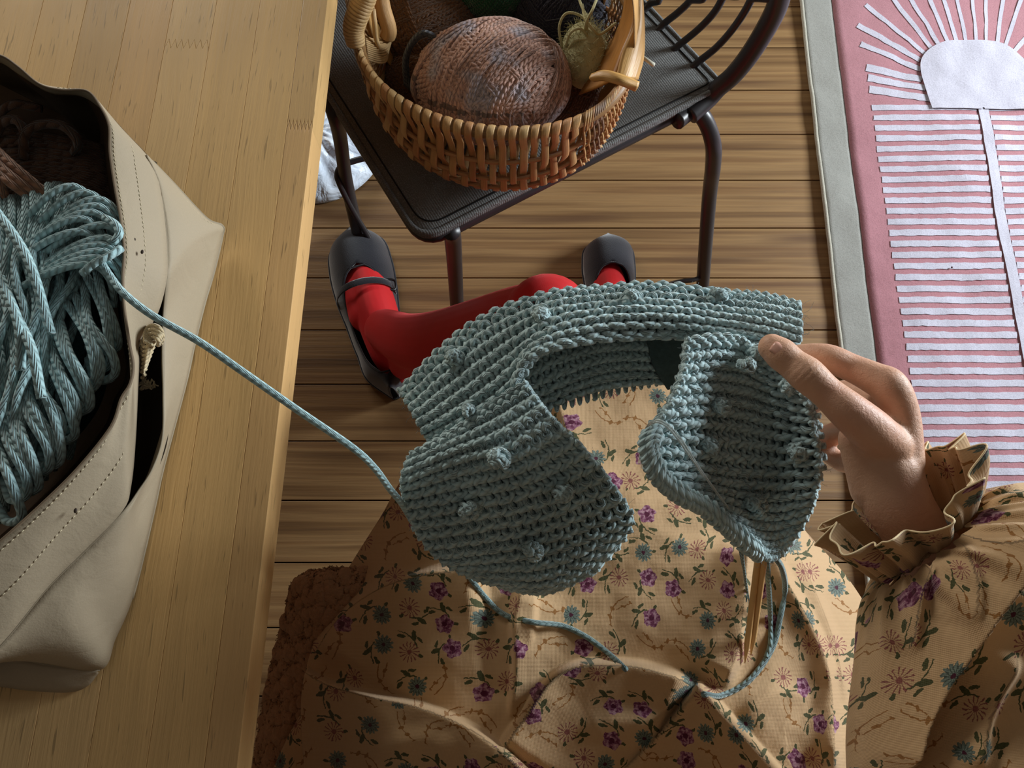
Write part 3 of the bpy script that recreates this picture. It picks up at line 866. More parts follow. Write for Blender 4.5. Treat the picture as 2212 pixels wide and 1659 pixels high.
# arc-length spacing along the front rim
tl = np.linspace(0.02, PI-0.02, 600); Lr = np.concatenate([[0], np.cumsum(np.linalg.norm(np.diff(bsurf(tl, 0*tl+0.5), axis=0), axis=1))])
s = 0.010; k = 0; rw = random.Random(3)
while s < Lr[-1]-0.010:
    fr = s/Lr[-1]
    dense = fr < 0.13 or fr > 0.76
    w = 0.0014 if dense else 0.0048 if fr > 0.3 else 0.0052
    t_ = float(np.interp(s, Lr, tl))
    mt = M_cane[rw.choice([0, 0, 1, 2])] if not (0.80 < fr < 0.835) else M_cane[3]
    weaver(t_, w*rw.uniform(.9, 1.08), 0.00125 if dense else 0.0008, 1 if k % 2 else -1, mt, k)
    s += (0.0036 if dense else 0.0128 if fr > 0.3 else 0.0115); k += 1
# handle hoop rising off the two ends, wide split band and wrapped ends
apex = (A_+B2)/2 + np.array([0.0, 0.0, 0.235]) + e2*(-0.02)
hoop = cr([A_+np.array([0, 0, -.09])-e1*(-0.03), A_+np.array([0, 0, -.03])+e1*0.004, A_+np.array([0, 0.004, .03]), A_*0.80+bcen*0.2+np.array([0, 0.02, .13]), apex+np.array([0, .03, 0]), B2*0.80+bcen*0.2+np.array([0, 0.02, .13]), B2+np.array([0, 0.004, .03]), B2+np.array([0, 0, -.03])-e1*0.004, B2+np.array([0, 0, -.09])-e1*0.03], 140)
hoop2 = hoop.copy(); 
M_band = cane('cane_split_band', srgb(214, 166, 98))
m = MB(); m.tube(hoop2, 0.0016, 10, flat=0.0150, nrm=np.repeat(e2[None], 140, 0)); m.build('handle', M_band, basket)
def px_band(rows, name, mat, solid=0.0016, n=30):
    S = surf([[P(*q) for q in r] for r in rows]); u = np.linspace(0, 1, n)[None, :]; v = np.linspace(0, 1, 7)[:, None]
    G = S(u+0*v, v+0*u); m = MB(); m.grid(G, uv=np.stack([(u+0*v)*0.12, v*0.35+0*u], -1)); return m.build(name, mat, basket, solid=solid, offset=0)
# outer face of the band running up the right end, and the strap folded across it
px_band([[(1330, 168, .655), (1345, 110, .665), (1368, 55, .675), (1374, -10, .69), (1372, -60, .71)],
         [(1352, 172, .652), (1368, 120, .660), (1384, 60, .672), (1384, -5, .688), (1380, -60, .708)],
         [(1378, 172, .640), (1390, 125, .646), (1392, 62, .660), (1388, -5, .684), (1386, -60, .706)]], 'split_band', M_band)
px_band([[(1250, 205, .600), (1290, 140, .612), (1335, 60, .630), (1350, 0, .655), (1352, -50, .69)],
         [(1290, 190, .625), (1320, 135, .635), (1352, 60, .652), (1364, 0, .672), (1366, -50, .70)],
         [(1328, 172, .652), (1345, 112, .664), (1368, 56, .674), (1374, -8, .690), (1373, -58, .711)]], 'inner_band', cane('cane_band_inner', srgb(176, 120, 56)))
px_band([[(1278, 160, .655), (1305, 152, .663), (1340, 160, .668), (1381, 177, .660)],
         [(1273, 170, .655), (1303, 164, .664), (1340, 172, .669), (1378, 188, .659)],
         [(1285, 176, .650), (1304, 175, .660), (1338, 184, .664), (1372, 197, .652)]], 'strap', M_band)
# wrapped left end
m = MB()
wl = cr([P(768, 92, .652), P(764, 60, .668), P(775, 25, .685), P(790, -10, .70), P(800, -50, .72)], 60)
for q in range(0, 60, 3):
    c = wl[q]; d = wl[min(q+1, 59)]-wl[max(q-1, 0)]; d /= np.linalg.norm(d)
    a = np.cross(d, [0, 0, 1.0]); a /= np.linalg.norm(a); b = np.cross(a, d)
    r_ = 0.0105+0.002*math.sin(q*0.05)
    m.tube([c+(a*math.cos(x)+b*math.sin(x))*r_ for x in np.linspace(0, 2*PI, 20, endpoint=False)], 0.0009, 6, closed=True, flat=0.0026, nrm=np.repeat(d[None], 20, 0))
m.build('handle_wrapping', M_cane[2], basket)
for q in range(5):
    m = MB(); m.tube(crs([P(742+q*5, -30, .68), P(748+q*4, 5, .675), P(756+q*3, 40, .655)], 0.004), 0.0011, 6); m.build('splint', M_cane[2], basket)
mm = MB()
for q in range(12):
    y_ = 78+q*4.6
    mm.tube(crs([P(788+q*.6, y_, .635), P(806+q, y_+7, .622), P(830+q*.3, y_+6+math.sin(q)*2, .610), P(850-q, y_-4-q*1.5, .600)], 0.002), 0.0013, 6)
mm.build('inner_lashing', M_cane[2], basket)
m = MB(); m.tube(crs([P(806, 20, .66), P(809, 50, .65), P(812, 82, .63), P(822, 110, .615)], 0.003), 0.003, 8); m.build('rib', M_cane[2], basket)
m = MB(); m.tube(crs([P(818, -30, .66), P(828, 20, .64), P(840, 62, .62), P(836, 80, .61)], 0.003), [0.010, .0105, .011, .0105]+[0.01]*max(0, len(crs([P(818, -30, .66), P(828, 20, .64), P(840, 62, .62), P(836, 80, .61)], 0.003))-4), 10); m.build('rib', M_cane[0], basket)

# ---- balls of yarn
def yball(name, c, r, mat, ngroups, per, rs, R=0.0026, core=None, dirs=None, label=None, group=None, hole=None):
    root = empty(name, tuple(c-np.array([0, 0, r[2]])), label, 'yarn ball', group)
    m = MB(); m.ball(c, np.array(r)*0.93, 28, 18); m.build('core', core or mat, root)
    m = MB(); r = np.array(r, float)
    for g in range(ngroups):
        if dirs and g < len(dirs): n0 = np.array(dirs[g][:3], float); d0 = dirs[g][3]; pr = dirs[g][4]
        else: n0 = np.array([rs.gauss(0, 1), rs.gauss(0, 1), rs.gauss(0, .6)]); d0 = rs.uniform(-.5, .3); pr = per
        n0 /= np.linalg.norm(n0)
        lv = 0.955 + 0.05*g/max(1, ngroups-1)
        for k in range(pr):
            n = n0 + np.array([rs.gauss(0, .016) for _ in range(3)]); n /= np.linalg.norm(n)
            d = d0 + k*R*1.75/r.mean()
            if abs(d) > 0.93: continue
            a = np.cross(n, [0.3, 0.2, 0.9]); a /= np.linalg.norm(a); b = np.cross(n, a)
            th = np.linspace(0, 2*PI, 64, endpoint=False); q = math.sqrt(1-d*d)
            pp = n*d + (np.cos(th)*q)[:, None]*a + (np.sin(th)*q)[:, None]*b
            pp *= (lv + 0.012*np.sin(th*5+k) + rs.uniform(-.004, .004))[:, None]
            m.tube(c + pp*r, R, 6, closed=True)
    m.build('windings', mat, root)
    return root
rs = random.Random(12)
M_rose = yarn_mat('yarn_dusty_brown', srgb(196, 150, 132), srgb(212, 172, 154), pitch=0.007, R=0.0026, patch=(srgb(184, 176, 184), 24.0))
big = P(1060, 166, .610); 
yball('yarn_ball', P(1062, 178, .603), (0.096, 0.076, 0.066), M_rose, 11, 13, rs, 0.0028,
      dirs=[(0.2, 0.1, 1, -.1, 18), (1, -.2, .3, -.5, 14), (.3, 1, .4, -.4, 12), (-.5, .6, .6, .1, 12), (.9, .6, .3, -.55, 16), (-.2, .9, .5, -.75, 8), (.85, -.5, .2, -.35, 22), (.75, -.62, .2, .08, 14), (-.18, .75, .75, -.86, 5), (.75, .1, -.65, .2, 6), (.5, -.8, .3, -.38, 3)],
      label='large dusty brown yarn ball in front in the wicker basket')
M_b2 = yarn_mat('yarn_umber', srgb(104, 72, 48), srgb(124, 88, 58), pitch=0.006, R=0.0022)
yball('yarn_ball', P(912, 30, .565), (0.075, 0.075, 0.055), M_b2, 9, 16, rs, 0.0022, dirs=[(.4, .9, .2, -.3, 22), (.3, .9, .3, -.6, 22)], label='brown yarn ball at the back left of the wicker basket')
M_gr = yarn_mat('yarn_forest_green', srgb(18, 66, 42), srgb(34, 92, 60), pitch=0.004, R=0.002, rough=0.95)
yball('yarn_ball', P(1068, -44, .600), (0.055, 0.05, 0.05), M_gr, 11, 12, rs, 0.002, label='forest green yarn ball at the back of the wicker basket')
M_nv = yarn_mat('yarn_navy', srgb(24, 24, 40), srgb(34, 34, 54), pitch=0.006, R=0.002)
yball('yarn_ball', P(1210, 18, .580), (0.062, 0.062, 0.05), M_nv, 9, 14, rs, 0.002, label='dark navy yarn ball at the back right of the wicker basket')
M_umb = yarn_mat('yarn_umber_low', srgb(98, 66, 42), srgb(112, 78, 50), pitch=0.006, R=0.0022)
yball('yarn_ball', P(910, 175, .535), (0.048, 0.042, 0.042), M_umb, 9, 14, rs, 0.0022, dirs=[(.1, 1, .1, -.4, 22)], label='umber yarn ball low behind the basket front, left of the dusty ball')
yball('yarn_ball', P(1215, 185, .535), (0.05, 0.05, 0.042), M_umb, 7, 12, rs, 0.0022, label='umber yarn ball low in the basket, right of the dusty ball')
# grey yarn bundle
M_gy = yarn_mat('yarn_slate', srgb(66, 72, 80), srgb(88, 94, 102), pitch=0.006, R=0.002)
m = MB()
for q in range(16):
    o = rs.uniform(-7, 7); h = rs.uniform(-.004, .006)
    m.tube(crs([P(880+o, 190+o, .57), P(876+o*.8, 130, .60+h), P(892+o*.7, 90+o*.4, .622+h), P(916+o*.5, 72+o*.8, .632+h), P(942, 84+o, .628+h), P(958+o, 112, .61+h)], 0.003), 0.0018, 6)
o = m.build('grey_yarn_hank', M_gy, None); tag(o, 'small slate grey yarn hank left of the dusty ball in the basket', 'yarn')
# cream mohair yarn: fuzzy mass with loops
M_cr = plain('mohair_cream', srgb(190, 184, 142), 0.95, 0.1, 0, 60, 0.2, 0.001, 500)
m = MB(); cc = P(1262, 120, .600)
S_nu, S_nv = 30, 18
m.ball(cc, (0.030, 0.044, 0.032), 24, 14)
for q in range(420):
    d = np.array([rs.gauss(0, 1), rs.gauss(0, 1), abs(rs.gauss(0, 1))]); d /= np.linalg.norm(d)
    s_ = cc+d*np.array([.030, .044, .032]); e = np.array([rs.gauss(0, 1) for _ in range(3)])*0.004
    m.tube([s_, s_+d*0.003+e*.5, s_+d*0.005+e], 0.00035, 3, caps=False)
for loop in ([(1215, 105, .615), (1208, 60, .63), (1222, 30, .64), (1250, 32, .64), (1268, 52, .635), (1262, 80, .625)],
             [(1222, 100, .62), (1232, 72, .635), (1252, 62, .64), (1268, 80, .63), (1262, 104, .62)],
             [(1258, 10, .64), (1264, 40, .645), (1282, 66, .64), (1296, 74, .63), (1322, 56, .63), (1330, 50, .625)],
             [(1292, -10, .645), (1280, 20, .65), (1268, 44, .648), (1262, 70, .63)],
             [(1226, 110, .618), (1240, 90, .63), (1268, 86, .63), (1290, 92, .622)], [(1246, -20, .64), (1256, 12, .645), (1270, 40, .645)]):
    m.tube(crs([P(*q) for q in loop], 0.002), 0.0017, 7)
o = m.build('mohair_yarn', M_cr, None); tag(o, 'fuzzy cream mohair yarn with loose loops at the right inside the basket', 'yarn')
m = MB(); m.tube(crs([P(1378, 118, .60), P(1392, 126, .602), P(1406, 136, .60), P(1412, 140, .597)], 0.002), 0.0026, 10)
o = m.build('cream_yarn_end', plain('yarn_end_cream', srgb(206, 204, 186), 0.8), None); tag(o, 'short cream yarn end poking out of the basket over the chair seat', 'yarn end')
# ================================================================ sitter's own chair and fleece throw
S2 = 0.445
sp = rounded([P(745, 1222, S2), P(1500, 1180, S2), P(1620, 1900, S2), P(700, 1900, S2)], [0.05, 0.05, 0.03, 0.03])
c2 = sp.mean(0)
chair2 = empty('dining_chair', (c2[0], c2[1], 0), 'black chair under the seated person, its rounded corner beside the brown fleece', 'chair')
m = MB(); cushion(m, sp, S2-0.024, S2-0.002, 0.010, 0.003); m.build('seat', plain('seat_black', srgb(34, 30, 28), 0.8), chair2)
pp = inset(sp, 0.02); m = MB(); m.tube(np.c_[pp, np.full(len(pp), S2-0.030)], 0.011, 10, closed=True); m.build('seat_frame', M_met, chair2)
for sx, sy in ((0.25, 0.9), (0.85, 0.9), (0.25, 0.1), (0.85, 0.1)):
    x_ = sp[:, 0].min() + (sp[:, 0].max()-sp[:, 0].min())*sx; y_ = sp[:, 1].min() + (sp[:, 1].max()-sp[:, 1].min())*sy
    rod('leg', [np.array([x_, y_, S2-.03]), np.array([x_, y_, .2]), np.array([x_+(sx-.5)*.03, y_, .003])], 0.0125, chair2)
# fleece: lumpy sheet draped over the left side of the seat, with short curls
net = [[(690, 1238, .462), (745, 1236, .468), (820, 1240, .470), (900, 1250, .468)],
       [(640, 1262, .452), (700, 1262, .484), (800, 1270, .484), (900, 1280, .47)],
       [(628, 1310, .435), (690, 1330, .480), (790, 1340, .485), (900, 1350, .47)],
       [(605, 1400, .40), (670, 1410, .45), (780, 1410, .484), (900, 1410, .47)],
       [(585, 1480, .39), (650, 1490, .43), (760, 1490, .44), (900, 1490, .47)],
       [(565, 1600, .38), (620, 1610, .42), (740, 1600, .43), (900, 1600, .47)],
       [(550, 1760, .38), (610, 1760, .42), (730, 1760, .43), (900, 1760, .47)]]
Sf = surf([[P(*q) for q in r] for r in net])
U, V = np.meshgrid(np.linspace(0, 1, 90), np.linspace(0, 1, 150))
G = Sf(U, V); nn = snormal(Sf, U, V); nn *= np.sign(nn[..., 2:3]+1e-9)
G += nn*(0.004*vnoise(G[..., 0], G[..., 1], 90.0) + 0.002*vnoise(G[..., 0], G[..., 1], 220.0, 4))[..., None]
M_fl = plain('fleece_brown', srgb(176, 140, 110), 0.95, 0.05, 0, 160, 0.3, 0.002, 350)
fleece = MB(); fleece.grid(G)
fo = empty('fleece_throw', tuple(P(700, 1450, S2)), 'curly brown fleece throw over the chair seat between table and skirt', 'throw')
fleece.build('backing', M_fl, fo, solid=0.008)
m = MB(); rs = random.Random(9)
for q in range(5200):
    u, v = rs.random()**1.2*0.75, rs.random()
    p0 = Sf(np.array(u), np.array(v)); n0 = snormal(Sf, np.array(u), np.array(v)); n0 = n0*np.sign(n0[2]+1e-9)
    a = rs.uniform(0, 6.28); h = rs.uniform(.003, .008); r_ = .0022
    d = np.array([math.cos(a), math.sin(a), 0])*r_; e = np.array([-math.sin(a), math.cos(a), 0])*r_
    m.tube([p0, p0+n0*h*.5+d, p0+n0*h+e, p0+n0*h*1.05-d, p0+n0*h*.7-e], [.0009, .0008, .0007, .0006, .0003], 3, caps=False)
tag(m.build('curls', M_fl, fo), kind='stuff')

# ================================================================ person
person = empty('person', (0.08, -0.3, 0), 'seated person in a floral dress, red tights and black shoes, holding up the knitting', 'person')
def capsule(m, a, ra_, b, rb_, k=20):
    a = np.array(a, float); b = np.array(b, float)
    L = np.linalg.norm(b-a); n = 7
    t_ = np.linspace(0, 1, n)[:, None]
    m.tube(a*(1-t_)+b*t_, np.linspace(ra_, rb_, n), k)
    m.ball(a, ra_, 18, 12); m.ball(b, rb_, 18, 12)
def chain(m, pts, k=20, step=0.006):
    """pts: (x,y,z,r)"""
    q = cr(np.array(pts), max(6, int(len(pts)*7)))
    m.tube(q[:, :3], q[:, 3], k); m.ball(q[0, :3], q[0, 3], 16, 10); m.ball(q[-1, :3], q[-1, 3], 16, 10)
def R4(px, py, z, r): return np.array([*P(px, py, z), r])
def skin_mat():
    t = NT('skin', 0.48, 0.35); p = t.coord('Position')
    n = t.noise(p, 55.0, 3); f = t.noise(p, 800.0, 3, 0.6); cr_ = t.noise(t.scale(p, (1, 1, 1)), 260.0, 3, 0.6, 0.5)
    b = t.mix(n, srgb(202, 156, 128), srgb(218, 176, 148)); b = t.mix(t.ramp(t.noise(p, 24.0, 2), [(0.45, (0,0,0)), (0.75, (.6,.6,.6))]), b, srgb(206, 150, 128))
    t.col(b); t.b.inputs['Subsurface Weight'].default_value = 0.06
    t.b.inputs['Subsurface Radius'].default_value = (0.006, 0.0025, 0.0015)
    t.bump(f*0.5 + cr_, 0.0005); return t.m
M_skin = skin_mat()
body = MB()
capsule(body, P(1900, 880, .826), .012, P(1940, 1000, .826), .018)
# right hand: thumb on top of the fabric, index finger from behind, the others curled beneath
TH = [R4(1667, 750, .858, .0104), R4(1686, 764, .859, .0122), R4(1712, 786, .859, .0118), R4(1742, 809, .861, .0134), R4(1784, 846, .860, .0122), R4(1828, 884, .859, .0142), R4(1878, 926, .852, .0160), R4(1924, 966, .840, .0160)]
chain(body, TH, 22)
IX = [R4(1690, 776, .830, .0086), R4(1728, 770, .834, .0096), R4(1786, 774, .842, .0112), R4(1838, 794, .843, .0108), R4(1890, 818, .848, .0124), R4(1922, 838, .850, .0140), R4(1948, 900, .842, .0130), R4(1958, 1000, .834, .0130)]
chain(body, IX, 22)
MI = [R4(1742, 880, .778, .0082), R4(1772, 862, .785, .0092), R4(1822, 848, .798, .0102), R4(1882, 858, .816, .0120), R4(1912, 890, .826, .0150), R4(1928, 960, .826, .0195), R4(1930, 1020, .826, .021)]
chain(body, MI, 20)
RI = [R4(1756, 938, .765, .0080), R4(1786, 940, .768, .0090), R4(1830, 928, .780, .0100), R4(1876, 922, .800, .0120), R4(1906, 950, .812, .0150), R4(1922, 1020, .820, .0190)]
chain(body, RI, 20)
PI_ = [R4(1775, 968, .772, .0070), R4(1796, 985, .768, .0078), R4(1826, 1000, .776, .0086), R4(1862, 990, .795, .0105), R4(1888, 1010, .806, .0140), R4(1910, 1050, .816, .0180)]
chain(body, PI_, 20)
capsule(body, P(1890, 960, .832), .018, P(1920, 1030, .826), .023)
capsule(body, P(1858, 950, .830), .016, P(1900, 1050, .820), .022)
chain(body, [R4(1918, 1020, .828, .0240), R4(1938, 1085, .824, .0245), R4(1975, 1145, .818, .0235), R4(2040, 1250, .806, .028), R4(2130, 1400, .795, .040), R4(2260, 1560, .765, .042)], 24)
capsule(body, P(2260, 1560, .765), .042, (0.34, -0.33, 1.02), .050)
capsule(body, (0.30, -0.36, 1.04), .055, (0.10, -0.42, 1.04), .085)
capsule(body, (0.10, -0.40, 0.62), .135, (0.10, -0.42, 0.98), .125)
capsule(body, (0.10, -0.43, 1.02), .070, (0.10, -0.41, 1.16), .050)
body.ball((0.07, -0.38, 0.56), (0.19, 0.14, 0.11), 28, 18)
KL = P(1186, 692, .487); KR = P(1400, 760, .480)
chain(body, [(*KL, .050), (*((KL+np.array([0.0, -.36, .515]))/2+np.array([-.02, 0, .0])), .066), (0.0, -.34, .535, .080)])
chain(body, [(*KR, .050), (*((KR+np.array([0.16, -.36, .515]))/2+np.array([.02, 0, .0])), .066), (0.16, -.34, .535, .080)])
def remeshed(mb, name, mat, parent, vox, smooth=4):
    o = mb.build(name, mat, parent)
    m = o.modifiers.new('remesh', 'REMESH'); m.mode = 'VOXEL'; m.voxel_size = vox; m.use_smooth_shade = True
    s_ = o.modifiers.new('smooth', 'SMOOTH'); s_.factor = 0.5; s_.iterations = smooth
    bpy.context.view_layer.update()
    dg = bpy.context.evaluated_depsgraph_get()
    me = bpy.data.meshes.new_from_object(o.evaluated_get(dg))
    old = o.data; o.modifiers.clear(); o.data = me; bpy.data.meshes.remove(old)
    me.materials.clear(); me.materials.append(mat)
    me.polygons.foreach_set('use_smooth', np.ones(len(me.polygons), bool))
    return o
bo = remeshed(body, 'body', M_skin, person, 0.0019, 5)
# knuckle creases and extra hand relief, worked into the body mesh
def crease(o, c, rad, axis, freq, amp):
    base = np.array(person.location); me = o.data
    co = np.zeros(len(me.vertices)*3); me.vertices.foreach_get('co', co); co = co.reshape(-1, 3)
    nr = np.zeros(len(me.vertices)*3); me.vertices.foreach_get('normal', nr); nr = nr.reshape(-1, 3)
    d = co+base-c; L = np.linalg.norm(d, axis=1); w = np.exp(-(L/rad)**2)
    s_ = d.dot(axis)
    co += nr*(amp*w*np.cos(s_*freq))[:, None]
    me.vertices.foreach_set('co', co.ravel()); me.update()
ta = P(1780, 842, .86)-P(1682, 760, .86); ta /= np.linalg.norm(ta)
crease(bo, P(1742, 800, .870), .0095, ta, 1500.0, .00045)
# thumb nail
nc = P(1688, 748, .866)
m = MB(); w_ = 9
Gn = np.zeros((w_, w_, 3)); na = -ta; nb = np.cross([0, 0, 1.0], na); nb /= np.linalg.norm(nb); nu_ = np.array([0.12, 0.18, 1.0]); nu_ /= np.linalg.norm(nu_)
for i in range(w_):
    for j in range(w_):
        a = (i/(w_-1)-.5)*2; b = (j/(w_-1)-.5)*2
        Gn[i, j] = P(1688, 750, .8706) + na*a*.0062*(1-.12*b*b) - nb*b*.0056*(1-.10*a*a) - nu_*(b*b*.0030 + max(0, a)**2*.0016)
m.grid(Gn)
t = NT('nail', 0.25, 0.5); t.col(srgb(226, 176, 158)); m.build('thumbnail', t.m, bo, solid=0.0003)

# ---- tights
t = NT('tights_red', 0.62, 0.3); p = t.coord('Position'); n = t.noise(p, 30.0, 2); f = t.noise(p, 1600.0, 2)
t.col(t.mix(n, srgb(196, 26, 32), srgb(214, 34, 38))); t.b.inputs['Sheen Weight'].default_value = 0.4; t.b.inputs['Sheen Tint'].default_value = (1, .2, .2, 1)
t.bump(f, 0.0002); M_red = t.m
def leg_parts(knee, hip, ankle, foot_pts, heel):
    m = MB()
    mid = (np.array(knee)+np.array(ankle))/2
    return m
AL = P(832, 712, .100)
m = MB()
chain(m, [(0.0, -.34, .535, .083), (*((KL+np.array([0.0, -.36, .515]))/2+np.array([-.02, 0, .0])), .069), (*(KL+np.array([0.0, -.06, .008])), .056), (*KL, .0545)], 24)
m.ball(KL+np.array([-.002, .006, .006]), (.054, .052, .050), 22, 14)
def lerp(a, b, f): return a*(1-f)+b*f
chain(m, [(*KL, .053), R4(1118, 705, .43, .054), R4(1040, 728, .34, .057), R4(960, 744, .25, .056), R4(890, 738, .17, .048), (*AL, .038)], 24)
# left foot inside its shoe
fL = [R4(858, 795, .046, .030), R4(838, 752, .058, .036), R4(812, 680, .058, .038), R4(798, 630, .048, .037), R4(784, 580, .036, .030), R4(776, 555, .024, .018)]
chain(m, fL, 22)
for dx_ in (-.019, .010):
    chain(m, [q+np.array([dx_, 0, -.006, -.005]) for q in fL[2:]], 20)
capsule(m, AL, .037, P(862, 780, .062), .031)
capsule(m, P(890, 738, .17), .046, P(876, 784, .085), .031)
tl_ = remeshed(m, 'tights', M_red, person, 0.0028, 5)
m = MB(); AR = P(1330, 690, .10)
chain(m, [(0.16, -.34, .535, .083), (*((KR+np.array([0.16, -.36, .515]))/2+np.array([.02, 0, .0])), .069), (*KR, .055)], 24)
chain(m, [(*KR, .053), (*(lerp(KR, AR, .35)+np.array([0, -.015, 0])), .052), (*lerp(KR, AR, .75), .038), (*AR, .034)], 24)
chain(m, [R4(1330, 720, .045, .031), R4(1325, 665, .055, .033), R4(1316, 618, .040, .033), R4(1312, 590, .028, .028), R4(1310, 570, .020, .018)], 22)
remeshed(m, 'tights', M_red, person, 0.0028, 5)

# ---- shoes: suede mary janes
t = NT('suede_black', 0.95, 0.12); p = t.coord('Position'); n = t.noise(p, 500.0, 3)
t.col(t.mix(n, srgb(24, 25, 30), srgb(40, 42, 50))); t.b.inputs['Sheen Weight'].default_value = 0.5; t.bump(n, 0.0004); M_sue = t.m
M_sole = plain('sole_rubber', srgb(20, 20, 22), 0.6)
def shoe(axis, width, height, open_from, open_to, label, roll=0.0, buckle_side=1, vamp=.5):
    """axis: pixel points toe->heel on the floor; width/height half-profile lists"""
    A = np.array([P(x, y, 0.004) for x, y in axis]); C = cr(A, 60)
    d = C[-1]-C[0]; L = np.linalg.norm(d); d /= L; sd = np.array([-d[1], d[0], 0])
    W = cr(np.c_[width], 60)[:, 0]; H = cr(np.c_[height], 60)[:, 0]
    root = empty('shoe', tuple(C[30]), None, None); root.parent = person; root.location = tuple(C[30]-np.array(person.location))
    k = 48; th = np.linspace(0, 2*PI, k, endpoint=False)
    G = np.zeros((60, k, 3)); s_ = np.linspace(0, 1, 60)
    for i in range(60):
        cx = np.cos(th); sy = np.sin(th)
        up = np.where(sy > 0, np.abs(sy)**0.85*H[i], -np.abs(sy)**0.25*0.0)
        x = np.sign(cx)*np.abs(cx)**0.8*W[i]
        lat = x*(1-0.18*np.clip(up/max(H[i], 1e-6), 0, 1))
        G[i] = C[i] + lat[:, None]*sd + np.stack([0*up, 0*up, up+0.010], 1) + (up*roll)[:, None]*sd
    # opening: each section's hoop is left open between the two throat edges
    f = np.clip((s_-open_from)/(open_to-open_from), 0, 1)
    half = np.clip(np.sin(PI*f), 0, 1)**0.42*1.02
    half = np.where((s_ > open_from) & (s_ < open_to), half, 0.0)
    G2 = np.zeros((60, k+1, 3))
    for i in range(60):
        a_ = np.linspace(PI/2+half[i], PI/2-half[i]+2*PI, k+1); sy = np.sin(a_); cx = np.cos(a_)
        up = np.where(sy > 0, np.abs(sy)**0.85*H[i], 0.0); x = cx*(1.12-0.12*cx*cx)*W[i]
        lat = x*(1-0.18*np.clip(up/max(H[i], 1e-6), 0, 1))
        G2[i] = C[i] + lat[:, None]*sd + np.stack([0*up, 0*up, up+0.010], 1)
    m = MB(); m.grid(G2); o = m.build('upper', M_sue, root, solid=0.0022, offset=0, weld=True)
    op = [i for i in range(60) if half[i] > 0.03]
    m = MB(); m.tube(np.concatenate([G2[op, 0], G2[op, -1][::-1]]), 0.0018, 8, closed=True); m.build('throat_binding', M_sue, root)
    m = MB()
    out = np.concatenate([C-sd*(W*1.03)[:, None], (C+sd*(W*1.03)[:, None])[::-1]]); m.prism(out, 0.0005, 0.0125)
    m.build('sole', M_sole, root, bevel=0.002, smooth=False)
    m = MB(); e = out.copy(); e[:, 2] = 0.012; m.tube(e, 0.0022, 8, closed=True); m.build('welt', M_sue, root)
    return root, C, W, H, sd
ls, C, W, H, sd = shoe([(768, 500), (773, 540), (785, 600), (801, 670), (820, 740), (842, 800), (857, 862)],
     [.004, .050, .060, .058, .050, .046, .044, .006], [.020, .046, .060, .064, .068, .074, .080, .066], .35, .93, '')
i = 27
bs = []
for a in np.linspace(-0.10, PI+0.10, 22):
    cc_ = C[i]*(1) ; bs.append(C[i] + sd*math.cos(a)*(W[i]*1.00) + np.array([0, 0, 0.014+max(0, math.sin(a))**.8*0.080]))
bs = np.array(bs)
m = MB(); m.tube(bs, 0.0014, 8, flat=0.0068, nrm=np.repeat(((C[-1]-C[0])/np.linalg.norm(C[-1]-C[0]))[None], len(bs), 0)); m.build('strap', M_sue, ls)
m = MB(); m.tube(crs([bs[3]+np.array(q) for q in ((-.008, .008, .004), (.006, .009, -.003), (.007, -.009, -.003), (-.007, -.009, .004))], 0.002, True), 0.0022, 8, closed=True)
o = m.build('buckle', plain('buckle_black', srgb(18, 18, 20), 0.3, 0.5), ls)
shoe([(1310, 520), (1312, 545), (1314, 590), (1318, 640), (1322, 690), (1326, 740)],
     [.006, .043, .050, .048, .040, .038, .006], [.020, .044, .056, .060, .064, .070, .060], .44, .95, '')

